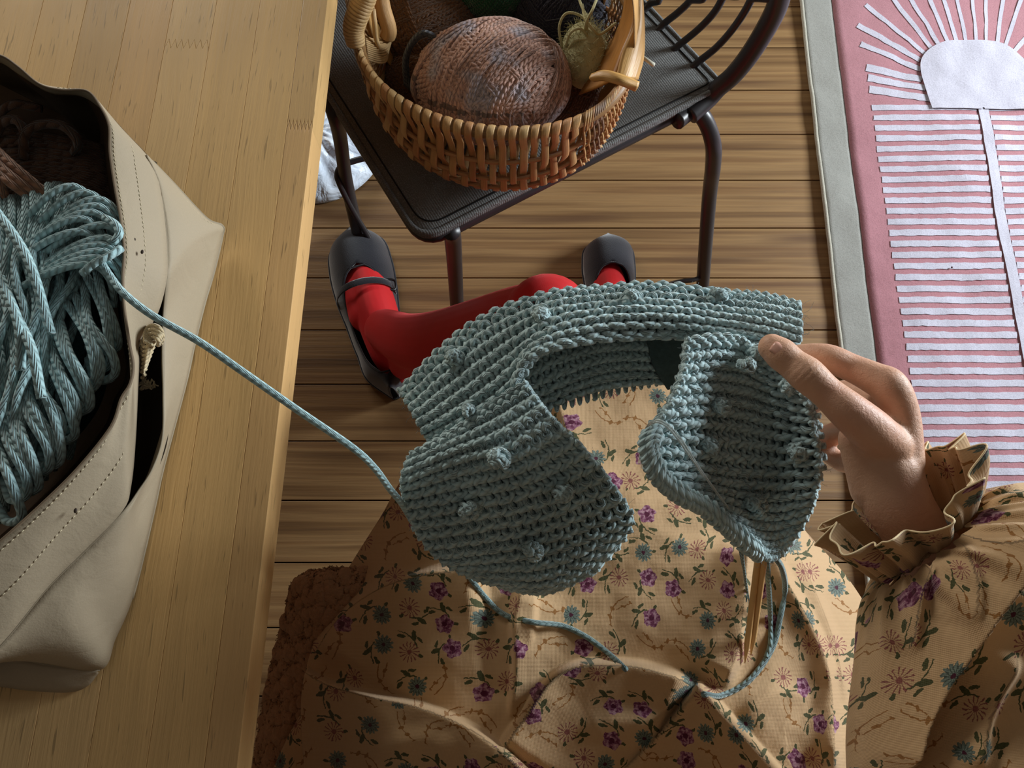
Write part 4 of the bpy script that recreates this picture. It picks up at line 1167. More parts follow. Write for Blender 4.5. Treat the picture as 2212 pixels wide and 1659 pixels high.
# ================================================================ dress fabric
def floral(name, cell=0.0320, ms=1.30):
    t = NT(name, 0.82, 0.2)
    uv = t.coord('UV'); u, v, _ = t.sep(uv)
    wv = t.noise(t.comb(u*260.0, v*260.0), 1.0, 2)
    wx = t.noise(t.comb(u*330.0 + 7.0, v*330.0), 1.0, 2); wy = t.noise(t.comb(u*330.0, v*330.0 + 19.0), 1.0, 2)
    px = u*(1/cell) + (wx-0.5)*0.10; py = v*(1/cell) + (wy-0.5)*0.10
    vec = t.comb(px, py)
    vo = t.node('ShaderNodeTexVoronoi', voronoi_dimensions='2D', feature='F1')
    t.t.links.new(vec, vo.inputs['Vector']); vo.inputs['Scale'].default_value = 1.0; vo.inputs['Randomness'].default_value = 0.34
    sx, sy, _ = t.sep(vo.outputs['Position']); r0, g0, b0 = None, None, None
    sc = t.node('ShaderNodeSeparateColor'); t.t.links.new(vo.outputs['Color'], sc.inputs[0])
    cr0, cg, cb_ = (X(t, sc.outputs[i]) for i in range(3))
    dx, dy = px-sx, py-sy
    a = cr0*6.283; ca, sa = a.cos(), a.sin()
    x = (dx*ca + dy*sa)*(1/ms); y = (dy*ca - dx*sa)*(1/ms)
    def ell(cx, cy, rx, ry, rot):
        c_, s_ = math.cos(rot), math.sin(rot)
        ex = ((x-cx)*c_ + (y-cy)*s_)*(1/rx); ey = ((y-cy)*c_ - (x-cx)*s_)*(1/ry)
        return (ex.sq() + ey.sq()) < 1.0
    # flower head at (-.12, .08)
    fx, fy = x+0.12, y-0.06
    r = (fx.sq()+fy.sq()).sqrt(); an = t.math('ARCTAN2', fy, fx)
    ground = srgb(205, 171, 129)
    n = t.noise(t.comb(px*9.0, py*9.0), 1.0, 3, 0.6); n2 = t.noise(t.comb(px*20.0, py*20.0), 1.0, 2, 0.6)
    rose_c = t.ramp(n, [(0.36, srgb(84, 30, 54)), (0.48, srgb(132, 72, 102)), (0.60, srgb(188, 148, 158))])
    rose_m = r < (an*5.0).sin()*0.022 + 0.205
    rose_c = t.mix(r < 0.06, rose_c, srgb(84, 24, 52))
    pet = (an*6.5).sin().abs()
    blue_m = r < pet*0.075 + 0.145
    blue_c = t.mix(pet*0.85, srgb(56, 66, 60), srgb(132, 146, 134)); blue_c = t.mix((n2-0.42)*2.2, blue_c, srgb(64, 72, 64)); blue_c = t.mix(r < 0.045, blue_c, srgb(72, 26, 44))
    dai = (an*7.0 + r*6.0).sin().abs()
    dai_m = (dai < 0.46)*(r < 0.23)*(r > 0.03) + (r < 0.055)
    dai_c = t.mix(n2, srgb(108, 54, 62), srgb(170, 110, 92))
    # stem and leaves
    stc = y - x.sq()*1.5 + 0.16
    stem = (stc.abs() < 0.016)*(x > -0.10)*(x < 0.40)
    lf = (ell(0.16, -0.20, 0.125, 0.052, -0.5) + ell(0.27, 0.07, 0.105, 0.040, 1.0) + ell(0.03, -0.28, 0.09, 0.036, 0.3) + ell(-0.30, -0.14, 0.060, 0.036, 0.7)).mn(1.0)
    leaf_c = t.mix(n2, srgb(54, 60, 36), srgb(98, 98, 62))
    # wheat sprig
    cv = y - x.sq()*1.1 + 0.05; cv2 = y + x*0.62 - 0.06
    tooth = (x*34.0).sin()
    sp_m = ((cv.abs() < 0.014)*(x.abs() < 0.40) + (cv.abs() < tooth*0.07)*(x > -0.02)*(x < 0.40) + (cv2.abs() < 0.013)*(x < 0.02)*(x > -0.33) + (cv2.abs() < tooth*0.055)*(x > -0.33)*(x < -0.08)).mn(1.0)
    sp_c = t.mix(n2, srgb(128, 82, 40), srgb(176, 128, 72))
    isA = cg < 0.27; isB = (cg < 0.50)*(cg > 0.27); isC = (cg < 0.73)*(cg > 0.50); isD = cg > 0.73
    base = t.mix(wv*0.12, ground, dk(ground, 0.9))
    c = t.mix(isD*sp_m, base, sp_c)
    nd = 1.0 - isD
    c = t.mix(nd*stem, c, leaf_c); c = t.mix(nd*lf, c, leaf_c)
    c = t.mix(isC*dai_m, c, dai_c); c = t.mix(isB*blue_m, c, blue_c); c = t.mix(isA*rose_m, c, rose_c)
    t.col(c)
    t.b.inputs['Sheen Weight'].default_value = 0.15
    th = (u*5200.0).sin()*0.5 + (v*5200.0).sin()*0.5
    t.bump(th*0.10 + t.noise(t.comb(u*45.0, v*45.0), 1.0, 3)*1.6, 0.0009)
    # thin cotton lets some light through
    tr = t.node('ShaderNodeBsdfTranslucent'); t.t.links.new(c, tr.inputs[0])
    mx = t.node('ShaderNodeMixShader'); mx.inputs[0].default_value = 0.16
    out = t.t.nodes['Material Output']; t.t.links.new(t.b.outputs[0], mx.inputs[1]); t.t.links.new(tr.outputs[0], mx.inputs[2]); t.t.links.new(mx.outputs[0], out.inputs[0])
    return t.m
M_flo = floral('cotton_floral')

net = [[(1120, 800, .50), (1190, 790, .548), (1310, 782, .558), (1420, 785, .558), (1500, 800, .54), (1560, 820, .50)],
       [(900, 1000, .44), (1060, 990, .555), (1290, 975, .585), (1460, 975, .585), (1600, 985, .55), (1680, 1000, .48)],
       [(822, 1120, .43), (1000, 1115, .595), (1240, 1110, .618), (1480, 1110, .615), (1630, 1115, .585), (1722, 1125, .46)],
       [(738, 1258, .43), (920, 1250, .605), (1240, 1250, .625), (1520, 1250, .622), (1680, 1245, .585), (1830, 1250, .46)],
       [(676, 1400, .47), (900, 1400, .618), (1240, 1400, .630), (1540, 1400, .625), (1720, 1390, .585), (1910, 1385, .46)],
       [(652, 1520, .50), (900, 1530, .624), (1240, 1540, .632), (1560, 1540, .628), (1760, 1540, .590), (1960, 1530, .47)],
       [(662, 1690, .50), (900, 1700, .626), (1240, 1700, .634), (1580, 1700, .628), (1790, 1700, .595), (1990, 1700, .5)],
       [(680, 1880, .50), (920, 1880, .626), (1240, 1880, .634), (1580, 1880, .628), (1800, 1880, .6), (1990, 1880, .52)]]
Sn = surf(net)
def grid3(m_, nu, nv):
    U, V = np.meshgrid(np.linspace(0, 1, nu), np.linspace(0, 1, nv)); return m_(U, V)
K = grid3(Sn, 520, 560); X_, Y_, Z_ = K[..., 0], K[..., 1], K[..., 2].copy()
SU = np.zeros_like(X_); SV = np.zeros_like(X_)
def fold(line, A, soft, sharp, side=1, fade=.35, us=0.0, vs=0.0):
    A = A*1.25
    """raised fold: full height at the line, easing away on the soft side and dropping over the sharp side"""
    global Z_, SU, SV
    L = cr(np.array(line, float), 60)
    d, s_, pos = polydist(X_, Y_, L)
    on_ = (s_*side) > 0
    f = np.clip(np.minimum(pos, 1-pos)/fade, 0, 1); f = f*f*(3-2*f)
    h = np.where(on_, np.exp(-(d/soft)**1.3), np.exp(-(d/sharp)**2))*f
    Z_ = Z_ + A*h
    e = np.where(on_, np.exp(-d/(soft*1.4)), 0)*f
    SU = SU + us*e; SV = SV + vs*e
# side: +1 = soft side on the left of travel in pixel space (y down: visually right)
fold([(640, 1440), (700, 1478), (800, 1508), (900, 1530), (1000, 1570), (1080, 1625), (1150, 1690), (1200, 1760)], .036, 150, 9, 1, .05, .02, .012)
fold([(1070, 1650), (1130, 1560), (1215, 1456), (1340, 1440), (1450, 1462), (1516, 1494)], .026, 140, 10, 1, .12, .012, .02)
fold([(1500, 1480), (1520, 1498), (1560, 1545), (1620, 1610), (1690, 1690), (1740, 1760)], .036, 110, 9, 1, .04, .01, .01)
fold([(672, 1425), (740, 1330), (840, 1265), (960, 1238), (1060, 1230)], .022, 130, 14, 1, .12, .014, .0)
fold([(1140, 1240), (1112, 1340), (1116, 1440), (1104, 1560)], .011, 60, 8, -1, .2, .008, 0)
fold([(1150, 1245), (1150, 1330), (1140, 1400)], .006, 40, 8, 1, .3, .004, 0)
fold([(1615, 1150), (1606, 1280), (1592, 1400), (1556, 1490)], .020, 90, 12, 1, .15, .012, 0)
fold([(1640, 1120), (1690, 1240), (1745, 1340), (1786, 1440), (1798, 1560), (1800, 1680)], .030, 46, 10, 1, .12, .012, 0)
fold([(1700, 1150), (1768, 1300), (1806, 1410), (1822, 1520)], .016, 30, 10, 1, .2, .008, 0)
fold([(1590, 1560), (1680, 1500), (1760, 1520)], .006, 60, 20, 1, .3)
fold([(1200, 830), (1215, 900), (1250, 1000), (1300, 1090)], .014, 60, 20, -1, .2, .01, 0)
fold([(840, 1100), (930, 1190), (1010, 1230)], .008, 60, 22, 1, .3)
fold([(700, 1440), (830, 1560), (900, 1700)], .010, 60, 30, 1, .3)
fold([(780, 1640), (900, 1600), (1010, 1640)], .008, 60, 30, 1, .3)
fold([(1240, 1600), (1330, 1560), (1440, 1580)], .006, 60, 30, 1, .3)
# soft sag toward the hollow between fold edges + fine crumple
Z_ += 0.0022*vnoise(X_[::4, ::4], Y_[::4, ::4], 1/70., 2).repeat(4, 0).repeat(4, 1)[:X_.shape[0], :X_.shape[1]]*0
xs_, ys_ = X_[::5, ::5], Y_[::5, ::5]
nz = 0.0040*vnoise(xs_, ys_, 1/110., 2) + 0.0016*vnoise(xs_, ys_, 1/42., 5)
def upsample(a, shp):
    i = np.linspace(0, a.shape[0]-1, shp[0]); j = np.linspace(0, a.shape[1]-1, shp[1])
    i0 = np.clip(i.astype(int), 0, a.shape[0]-2); j0 = np.clip(j.astype(int), 0, a.shape[1]-2); fi = (i-i0)[:, None]; fj = (j-j0)[None, :]
    return a[i0][:, j0]*(1-fi)*(1-fj)+a[i0+1][:, j0]*fi*(1-fj)+a[i0][:, j0+1]*(1-fi)*fj+a[i0+1][:, j0+1]*fi*fj
Z_ += upsample(nz, Z_.shape)
def Pv(px, py, z):
    dx = (px-1106.0)/FPX; dy = -(py-829.5)/FPX
    wy = dy*CT+ST; wz = dy*ST-CT; t_ = (z-CAM_H)/wz
    return np.stack([dx*t_, wy*t_, z+0*t_], -1)
G = Pv(X_, Y_, Z_); F0 = Pv(X_, Y_, 0.61+0*Z_)
dress = MB(); dress.grid(G, uv=np.stack([F0[..., 0]+SU, F0[..., 1]+SV], -1))
dress_o = dress.build('dress', M_flo, person, solid=0.0012)
# side drop of the skirt on the left, down past the seat, with hanging folds
def hang(line, z1, name, n=120, wav=0.010, frq=9.0, out=(-.02, 0)):
    L = cr(np.array([[*q] for q in line], float), n); top_ = Pv(L[:, 0], L[:, 1], L[:, 2])
    rows = []
    for s_ in np.linspace(0, 1, 26):
        z = top_[:, 2]*(1-s_)+z1*s_
        w = wav*s_*np.sin(np.linspace(0, frq*PI, n)+s_)
        rows.append(np.stack([top_[:, 0]+out[0]*s_+w, top_[:, 1]+out[1]*s_, z], 1))
    Gd = np.array(rows); LL = np.concatenate([[0], np.cumsum(np.linalg.norm(np.diff(top_, axis=0), axis=1))])
    uv = np.stack(np.broadcast_arrays(LL[None, :], Gd[..., 2]+3.0), -1)
    m = MB(); m.grid(Gd, uv=uv); return m.build(name, M_flo, dress_o, solid=0.0012, offset=0)
hang([(900, 1000, .445), (822, 1120, .432), (738, 1258, .432), (676, 1400, .472), (652, 1520, .502), (662, 1690, .502), (680, 1880, .502)], .33, 'skirt_side', out=(.015, 0), wav=.006)
hang([(1680, 1000, .48), (1722, 1125, .462), (1830, 1250, .462), (1910, 1385, .462), (1960, 1530, .472), (1990, 1700, .50)], .22, 'skirt_side', out=(-.03, 0), wav=.012)
# lower drape seen at the bottom left, lying on the fleece
for lay, (a, b) in enumerate((([(680, 1500, .44), (640, 1560, .44), (600, 1640, .44), (560, 1740, .44)], [(720, 1560, .50), (700, 1620, .50), (690, 1700, .50), (690, 1780, .50)]),
                              ([(668, 1560, .46), (652, 1600, .46), (634, 1660, .46), (620, 1760, .46)], [(720, 1560, .505), (705, 1620, .505), (700, 1700, .505), (700, 1780, .505)]))):
    Aa = cr([[*q] for q in a], 60); Bb = cr([[*q] for q in b], 60)
    f = np.linspace(0, 1, 20)[:, None, None]; Kk = Aa*(1-f)+Bb*f
    Kk[..., 2] += 0.006*np.sin(PI*f[..., 0]) 
    Gd = Pv(Kk[..., 0], Kk[..., 1], Kk[..., 2]); m = MB(); m.grid(Gd); m.build('skirt_hem', M_flo, dress_o, solid=0.0012, offset=0)
# bodice around the torso (behind and below the camera)
rows = []
for z, rx, ry, cy in ((.60, .20, .15, -.38), (.70, .165, .14, -.41), (.80, .165, .145, -.42), (.92, .175, .145, -.43), (1.02, .17, .13, -.43), (1.10, .12, .10, -.43), (1.13, .075, .07, -.43)):
    th = np.linspace(0, 2*PI, 80, endpoint=False)
    w = 1+0.02*np.sin(14*th)
    rows.append(np.stack([.10+rx*np.cos(th)*w, cy+ry*np.sin(th)*w, z+0*th], 1))
m = MB(); m.grid(loft(rows, 8), closed_v=True); m.build('bodice', M_flo, dress_o, solid=0.0012)
# sleeve
rings = [((1912, 1258), (2094, 1078), .826, .034), ((1896, 1285), (2132, 1062), .824, .048), ((1881, 1325), (2205, 1052), .818, .062), ((1870, 1410), (2330, 1070), .806, .080),
         ((1864, 1520), (2460, 1160), .792, .095), ((1860, 1640), (2560, 1330), .785, .105), ((1862, 1780), (2640, 1520), .80, .11), ((1900, 1980), (2700, 1760), .86, .11), ((1980, 2250), (2780, 2100), .95, .10)]
C_, A2, hh = [], [], []
for l_, r_, z, h in rings:
    l3, r3 = P(*l_, z), P(*r_, z); C_.append((l3+r3)/2); A2.append((r3-l3)/2); hh.append(h)
K_ = cr(np.c_[np.array(C_), np.array(A2), np.array(hh)], 170)
nth = 300; th = np.linspace(0, 2*PI, nth, endpoint=False)
G = np.zeros((170, nth, 3)); uvg = np.zeros((170, nth, 2)); Ls = 0
rs = random.Random(3); phs_ = [rs.uniform(0, 6.28) for _ in range(6)]
for i in range(170):
    s_ = i/169.; k_ = K_[i]
    if i: Ls += np.linalg.norm(K_[i, :3]-K_[i-1, :3])
    g = math.exp(-Ls/.035)
    rip = 0.0045*g*(np.sin(17*th+phs_[0])+.7*np.sin(29*th+phs_[1]+Ls*30)) + 0.004*(1-g)*(np.sin(3*th+phs_[2]+Ls*18)+.6*np.sin(6*th+phs_[3]-Ls*25))
    aw = np.linalg.norm(k_[3:6])
    G[i] = k_[:3] + ((np.cos(th)*(1+rip/aw))[:, None])*k_[3:6] + np.stack([0*th, 0*th, np.sin(th)*k_[6]*(1+rip/k_[6])], 1)
    F = Pv(np.array([0.]), np.array([0.]), np.array([0.]))
    uvg[i, :, 0] = np.where(np.sin(th) < 0, 2*G[i, :, 0].min()-G[i, :, 0], G[i, :, 0]); uvg[i, :, 1] = G[i, :, 1] - G[i, :, 2]*0.4
def unP(G):
    d = G-np.array([0, 0, CAM_H]); yc = d[..., 1]*CT + d[..., 2]*ST; zc = -d[..., 1]*ST + d[..., 2]*CT
    return 1106+FPX*d[..., 0]/-zc, 829.5-FPX*yc/-zc
SX, SY = unP(G)
def sfold(line, A, soft, sharp, side=1, fade=.2):
    L = cr(np.array(line, float), 50); d, s_, pos = polydist(SX, SY, L); on_ = (s_*side) > 0
    f = np.clip(np.minimum(pos, 1-pos)/fade, 0, 1); f = f*f*(3-2*f)
    h = np.where(on_, np.exp(-(d/soft)**1.3), np.exp(-(d/sharp)**2))*f
    up_ = (np.sin(th) > 0)[None, :]
    G[..., 2] += A*h*up_; uvg[..., 0] += .015*np.where(on_, np.exp(-d/soft), 0)*f*up_
sfold([(2300, 1080), (2215, 1185), (2130, 1290), (2050, 1400), (1992, 1485), (1950, 1580), (1930, 1700)], .034, 110, 10, -1 if False else 1, .12)
sfold([(2000, 1190), (1960, 1290), (1930, 1420)], .010, 50, 18, 1)
sfold([(2030, 1150), (2110, 1180), (2200, 1170)], .008, 50, 18, 1)
sfold([(2040, 1160), (2060, 1260), (2040, 1360)], .008, 40, 18, 1)
sfold([(2200, 1400), (2120, 1540), (2100, 1680)], .012, 70, 24, 1)
m = MB(); m.grid(G, uv=uvg*1.28, closed_v=True); m.build('sleeve', M_flo, dress_o, solid=0.001)
# cuff ruffle
rr_ = [((1912, 1258), (2094, 1078), .826, .034), ((1893, 1240), (2088, 1062), .828, .033), ((1858, 1210), (2080, 1022), .832, .036), ((1815, 1180), (2068, 985), .836, .040), ((1786, 1160), (2050, 948), .838, .043)]
C_, A2, hh = [], [], []
for l_, r_, z, h in rr_:
    l3, r3 = P(*l_, z), P(*r_, z); C_.append((l3+r3)/2); A2.append((r3-l3)/2); hh.append(h)
K_ = cr(np.c_[np.array(C_), np.array(A2), np.array(hh)], 50)
G = np.zeros((50, nth, 3)); uvg = np.zeros((50, nth, 2)); back = P(2003, 1168, .83)-P(1918, 1054, .83); back /= np.linalg.norm(back)
for i in range(50):
    s_ = i/49.; k_ = K_[i]; aw = np.linalg.norm(k_[3:6])
    rip = (0.0015+.0075*s_**.8)*(np.sin(11*th+.6+s_*1.2)+.45*np.sin(23*th+1.3)) + .0016*(1-s_)*np.sin(37*th)
    G[i] = k_[:3] + ((np.cos(th)*(1+rip/aw))[:, None])*k_[3:6] + np.stack([0*th, 0*th, np.sin(th)*(k_[6]+rip)], 1)
    sl = np.clip(np.sin(th), 0, 1)*s_*.030 + s_*.004*np.sin(7*th+2)
    G[i] += sl[:, None]*back*1.0
    uvg[i, :, 0] = th*.055; uvg[i, :, 1] = s_*.06+1.3
m = MB(); m.grid(G, uv=uvg*1.2, closed_v=True); m.build('cuff_ruffle', M_flo, dress_o, solid=0.0009, offset=0)
m = MB(); e_ = G[-1]; m.tube(e_, 0.0007, 5, closed=True); m.build('cuff_hem', plain('hem_cream', srgb(226, 206, 166), 0.8), dress_o)
# ================================================================ knitted garment in progress
M_kn = yarn_mat('knit_teal_yarn', srgb(158, 184, 186), srgb(182, 206, 208), pitch=0.0075, R=0.0024, vs=25.0)
M_kb = plain('knit_teal_shade', srgb(74, 90, 90), 0.95, 0.1, 0, 200, 0.3, 0.001, 400)  # darkened yarn colour, painting in shade behind the stitches and in the neck gap
kc = P(1300, 950, .70)
knit = empty('knitted_garment', tuple(kc), 'unfinished teal garter-stitch garment with bobbles held up over the lap', 'knitting')
KW, KH, KR_ = 0.0112, 0.0050, 0.00285
def knit_panel(net, name='knitted_panel', flipn=False, w=KW, h=KH, Rr=KR_, uext=0.0):
    S = surf([[P(*q) for q in r] for r in net])
    uu, vv = np.linspace(0, 1, 40), np.linspace(0, 1, 40)
    Ug, Vg = np.meshgrid(uu, vv); Gg = S(Ug, Vg)
    Wd = np.linalg.norm(np.diff(Gg, axis=1), axis=2).sum(1).mean(); Hd = np.linalg.norm(np.diff(Gg, axis=0), axis=2).sum(0).mean()
    nst = max(2, int(round(Wd/w))); nrow = max(4, int(round(Hd/h)))
    m = MB(); rk = random.Random(int(Wd*1e5))
    per = 14
    for j in range(nrow+1):
        th = np.linspace(0, nst*2*PI, nst*per+1)
        sgn = 1.0 if j % 2 == 0 else -1.0
        jit = rk.uniform(-.06, .06)
        x = th/(2*PI) + 0.17*np.sin(2*th) + (0.5 if (j//2) % 2 else 0.0)*0 + jit
        amp = 0.88 if 0 < j < nrow else 0.35
        st_ = np.floor(th/(2*PI)+.25).astype(int); jr = nrg.uniform(-1, 1, (nst+2, 2))
        x = x + 0.05*vnoise(th*.9+j*5.3, th*0, 1.0, 7.0); amp = amp*(1+0.28*vnoise(th*.5+j*2.3, th*0, 1.0, 9.0))
        y = j - amp*np.cos(th) + 0.16*vnoise(th*.8+j*4.1, th*0, 1.0, 11.0)
        u = x/nst; v = (y)/(nrow)
        lump = vnoise(th*.35+j*3.1, th*0+j*1.7, 1.0, 2.0)
        off = sgn*0.0026*np.cos(2*th)*np.where(np.cos(th) > 0, 1.0, 0.8) + 0.0009*lump + (0.0018 if sgn > 0 else -0.0022)
        p = S(u, np.clip(v, -.08, 1.08)); n = snormal(S, np.clip(u, .003, .997), np.clip(v, .003, .997))
        n = n*np.where(n[..., 2:3] < 0, -1.0, 1.0)*(-1 if flipn else 1)
        p = p + n*off[:, None]
        r = Rr*(1+.12*vnoise(th*1.3+j*9.0, th*0, 1.0, 5.0))
        m.tube(p, r, 6)
    o = m.build(name, M_kn, knit)
    Ug = .02+.96*Ug; Vg = .015+.97*Vg
    Gb = S(Ug, Vg); nb = snormal(S, np.clip(Ug, .003, .997), np.clip(Vg, .003, .997)); nb = nb*np.where(nb[..., 2:3] < 0, -1., 1.)*(-1 if flipn else 1)
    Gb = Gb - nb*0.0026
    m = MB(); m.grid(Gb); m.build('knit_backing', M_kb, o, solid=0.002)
    return S
# back yoke band
SA = knit_panel([
 [(866, 852, .716), (950, 765, .722), (1050, 690, .728), (1180, 643, .738), (1300, 628, .742), (1420, 622, .745), (1560, 638, .750), (1650, 646, .756), (1728, 664, .765)],
 [(885, 885, .728), (970, 810, .736), (1065, 738, .744), (1188, 678, .756), (1310, 660, .760), (1430, 656, .764), (1570, 672, .768), (1655, 682, .772), (1730, 700, .775)],
 [(905, 920, .735), (990, 865, .744), (1085, 795, .752), (1180, 725, .766), (1300, 695, .770), (1440, 690, .772), (1560, 702, .772), (1650, 716, .775), (1728, 738, .776)],
 [(925, 955, .733), (1015, 915, .745), (1105, 850, .756), (1150, 772, .768), (1270, 738, .768), (1440, 726, .766), (1550, 735, .768), (1640, 756, .770), (1712, 775, .773)]])
# inner side of the back neck, with cast-on loops
SC_ = knit_panel([
 [(1125, 765, .738), (1235, 720, .742), (1350, 712, .742), (1470, 720, .736)],
 [(1120, 850, .722), (1250, 795, .726), (1350, 775, .727), (1470, 785, .722)],
 [(1150, 892, .705), (1260, 848, .712), (1350, 830, .714), (1462, 822, .712)]])
m = MB()
for q in range(19):
    u = q/18.; p0 = SC_(np.array(u), np.array(1.0))
    a = P(1152+u*298, 890-78*u+22*math.sin(PI*u)*0-6*math.sin(PI*u), .708); 
    m.tube(crs([a+np.array([-.0016, .004, .002]), a+np.array([-.001, -.001, .001]), a+np.array([0.0004, -.0062, -.0005]), a+np.array([.0016, -.001, -.001]), a+np.array([.0018, .004, 0])], 0.0012), 0.0017, 6)
m.build('cast_on_loops', M_kn, knit)
# lower left flap
SB = knit_panel([
 [(888, 985, .742), (975, 940, .750), (1062, 880, .758), (1142, 832, .766)],
 [(868, 1030, .740), (980, 985, .752), (1090, 950, .764), (1185, 890, .770)],
 [(872, 1080, .728), (1000, 1055, .738), (1135, 1020, .750), (1258, 962, .756)],
 [(896, 1145, .708), (1030, 1125, .718), (1180, 1095, .728), (1318, 1035, .732)],
 [(945, 1205, .690), (1060, 1195, .698), (1200, 1170, .706), (1366, 1110, .708)],
 [(1000, 1232, .682), (1095, 1248, .685), (1200, 1245, .688), (1345, 1165, .694)],
 [(1060, 1250, .676), (1120, 1268, .676), (1190, 1270, .678), (1290, 1228, .684)]])
# right front, folded in a valley and pinched by the thumb
SD = knit_panel([
 [(1478, 742, .790), (1545, 730, .784), (1605, 738, .776), (1650, 770, .786), (1722, 800, .800)],
 [(1470, 800, .794), (1540, 790, .782), (1600, 795, .768), (1650, 812, .770), (1745, 850, .800)],
 [(1448, 860, .800), (1520, 850, .782), (1590, 855, .760), (1655, 870, .758), (1762, 900, .796)],
 [(1408, 925, .806), (1495, 915, .784), (1575, 920, .752), (1655, 935, .748), (1774, 955, .788)],
 [(1408, 990, .802), (1490, 995, .780), (1570, 1005, .748), (1660, 1010, .742), (1778, 1012, .776)],
 [(1445, 1045, .790), (1520, 1055, .770), (1590, 1070, .742), (1665, 1075, .738), (1766, 1065, .762)],
 [(1530, 1095, .772), (1575, 1112, .757), (1620, 1125, .738), (1680, 1125, .733), (1750, 1105, .748)],
 [(1595, 1155, .752), (1620, 1165, .742), (1645, 1175, .732), (1682, 1172, .728), (1722, 1150, .734)],
 [(1640, 1200, .734), (1648, 1203, .730), (1658, 1206, .727), (1672, 1200, .725), (1690, 1188, .726)]])
# rolled edge of the right front
edge = cr(PP([(1408, 930, .808), (1402, 965, .810), (1412, 1005, .808), (1440, 1045, .802), (1480, 1072, .796), (1530, 1100, .786), (1575, 1140, .772), (1615, 1175, .758), (1650, 1202, .742)]), 240)
m = MB()
for q in range(0, 230, 5):
    c = edge[q]; d = edge[min(239, q+1)]-edge[max(0, q-1)]; d /= np.linalg.norm(d)
    a = np.cross(d, [0, 0, 1.]); a /= np.linalg.norm(a); b = np.cross(a, d); wv_ = 0.0062+.001*math.sin(q*.7)
    pts = [c + (a*math.cos(x)*wv_ + b*math.sin(x)*wv_*.8) + d*(.0042*math.sin(x*1.5+1)) for x in np.linspace(-.4, PI+.5, 9)]
    m.tube(crs(pts, .0014), .0024, 6)
m.build('rolled_edge', M_kn, knit)
# added dark sheet painting in the shade between back neck and right front
Sx = surf([[P(*q) for q in r] for r in [[(1395, 732, .738), (1440, 726, .740), (1490, 735, .742)], [(1410, 790, .728), (1450, 785, .728), (1500, 790, .730)], [(1440, 840, .712), (1465, 835, .712), (1490, 840, .715)]]])
Ug, Vg = np.meshgrid(np.linspace(0, 1, 20), np.linspace(0, 1, 20)); m = MB(); m.grid(Sx(Ug, Vg)); m.build('neck_shade_sheet', M_kb, knit, solid=0.003)
# bobbles
def bobble(px, py, z, r=.0085, seed=0):
    c = P(px, py, z); rk = random.Random(int(px*7+py)); m = MB(); m.ball(c, r*.78, 14, 10)
    for q in range(15):
        n = np.array([rk.gauss(0, 1), rk.gauss(0, 1), abs(rk.gauss(0, 1))+.2]); n /= np.linalg.norm(n)
        a = np.cross(n, [.3, 1, .2]); a /= np.linalg.norm(a); b = np.cross(n, a); rr2 = r*rk.uniform(.32, .62)
        pts = [c + (n*math.sqrt(max(.05, 1-(rr2/r)**2))*r + (a*math.cos(x)+b*math.sin(x)*.6)*rr2)*0.95 for x in np.linspace(rk.random()*3, 5.0+rk.random(), 10)]
        m.tube(crs(pts, .0014), .0021, 6)
    m.build('bobble', M_kn, knit)
for b in ((982, 774, .742), (1168, 684, .760), (1362, 646, .762), (1550, 643, .764), (1076, 992, .772, .0098), (1215, 1064, .750, .0085), (1013, 1102, .738, .0085), (1150, 1190, .712, .0092),
          (1556, 880, .776), (1530, 965, .774), (1722, 978, .772), (1632, 1090, .746, .0095), (1640, 765, .788, .008), (1612, 790, .788, .0075), (1700, 840, .792, .007), (1010, 890, .758, .0065)):
    bobble(*b)
# fuzz along the garment
m = MB(); rk = random.Random(17)
for S in (SA, SB, SD):
    for q in range(420):
        u, v = rk.random(), rk.random(); 
        if rk.random() < .6: v = rk.choice([0.0, 1.0, v]); u = u if v in (0.0, 1.0) else rk.choice([0.0, 1.0])
        p0 = S(np.array(u), np.array(v)) + np.array([0, 0, .003]); d = np.array([rk.gauss(0, 1), rk.gauss(0, 1), rk.gauss(0, .8)])*.0042
        e = np.array([rk.gauss(0, 1), rk.gauss(0, 1), rk.gauss(0, .8)])*.0022
        m.tube(cr([p0, p0+d*.5+e, p0+d], 5), .00011, 3, caps=False)
o = m.build('fuzz', M_kn, knit); tag(o, kind='stuff')
# curly loose end at the right edge
m = MB(); rk = random.Random(5)
for q in range(9):
    a = P(1715+rk.uniform(-6, 12), 1080+rk.uniform(-6, 14), .745)
    m.tube(crs([a, P(1740+rk.uniform(-6, 8), 1076+q*2, .75), P(1752-q*2, 1100, .75), P(1730+rk.uniform(-8, 8), 1114+rk.uniform(-4, 6), .745), P(1706, 1108, .742)], .002), .0009, 5)
m.build('loose_end', M_kn, knit)

# ---- working yarn over the lap, tail strands, needles, cable
def zl(px, py):
    j = np.argmin((X_-px)**2+(Y_-py)**2); return float(Z_.ravel()[j])
def on_lap(pts, lift): return [P(x, y, zl(x, y)+lift) for x, y in pts]
M_fy = yarn_mat('yarn_teal_lap', srgb(112, 138, 138), srgb(128, 154, 154), pitch=0.007, R=0.0022)
m = MB(); m.tube(crs(on_lap([(985, 1205), (1010, 1240), (1048, 1290), (1090, 1328), (1150, 1344), (1215, 1352), (1270, 1378), (1315, 1412), (1352, 1446)], .004), .002), .0026, 8)
o = m.build('yarn_strand', M_fy, None); tag(o, 'thin teal yarn strand lying across the skirt below the left flap', 'yarn')
m = MB(); m.tube(crs(on_lap([(1520, 1500), (1560, 1502), (1620, 1468), (1668, 1400), (1686, 1330), (1696, 1270)], .005)+[P(1690, 1230, .70), P(1676, 1205, .725)], .002), .0027, 8)
o = m.build('yarn_strand', M_fy, None); tag(o, 'teal yarn loop hanging right of the wooden needles to the skirt fold', 'yarn')
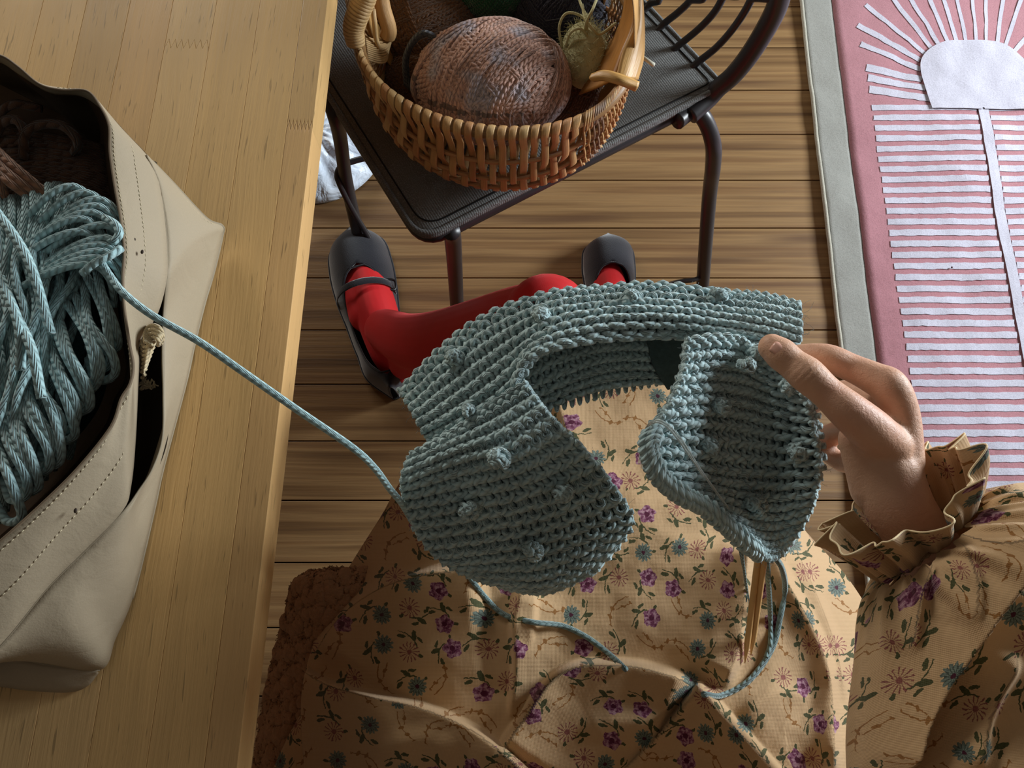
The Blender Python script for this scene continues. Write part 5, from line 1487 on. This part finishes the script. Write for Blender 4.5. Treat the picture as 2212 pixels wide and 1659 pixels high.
m = MB(); m.tube(crs([P(1656, 1195, .728), P(1660, 1260, .68)]+on_lap([(1664, 1330), (1664, 1390), (1655, 1420)], .006), .002), .0024, 8)
o = m.build('yarn_strand', M_fy, None); tag(o, 'straight teal yarn strand hanging beside the needles, left of the loop', 'yarn')
m = MB(); m.tube(crs([P(1600, 1165, .745), P(1606, 1220, .70)]+on_lap([(1614, 1280), (1618, 1320), (1608, 1370)], .006), .002), .0013, 6)
m.tube(crs([P(1590, 1150, .745), P(1602, 1210, .70)]+on_lap([(1612, 1260), (1612, 1300)], .006), .002), .0009, 6)
o = m.build('yarn_tail', M_fy, None); tag(o, 'thin fraying teal yarn tail left of the wooden needles', 'yarn')
M_bam = plain('bamboo', srgb(206, 166, 108), 0.4, 0.4, 0, 40, 0.2)
def needle(a, b, label):
    a, b = np.array(a), np.array(b); q = [a*(1-t_)+b*t_ for t_ in np.linspace(0, 1, 24)]
    r = np.full(24, .0029); r[-5:] = np.linspace(.0029, .0005, 5); r[0] = .0012
    m = MB(); m.tube(q, r, 12); o = m.build('knitting_needle', M_bam, None); tag(o, label, 'knitting needle', 'circular needle tips')
needle(P(1640, 1185, .725), P(1609, 1432, zl(1609, 1432)+.006), 'left bamboo needle tip hanging from the bottom point of the knitting')
needle(P(1652, 1200, .722), P(1622, 1415, zl(1622, 1415)+.010), 'right bamboo needle tip hanging close beside the left one')
t = NT('clear_nylon', 0.12, 0.6); t.col(srgb(232, 236, 232)); t.b.inputs['Transmission Weight'].default_value = 0.75; t.b.inputs['IOR'].default_value = 1.4
m = MB()
m.tube(crs([P(1386, 1010, .70), P(1386, 960, .75), P(1398, 922, .80), P(1422, 908, .82), P(1450, 925, .82), P(1480, 962, .81), P(1505, 1003, .80), P(1545, 1060, .788), P(1575, 1100, .772)], .002), .0011, 8)
m.tube(crs([P(1380, 1000, .69), P(1389, 950, .75), P(1404, 918, .81), P(1428, 914, .824), P(1456, 938, .822), P(1490, 985, .81), P(1520, 1030, .80)], .002), .0009, 8)
o = m.build('needle_cable', t.m, None); tag(o, 'clear nylon needle cable looping over the right front of the knitting', 'cable')
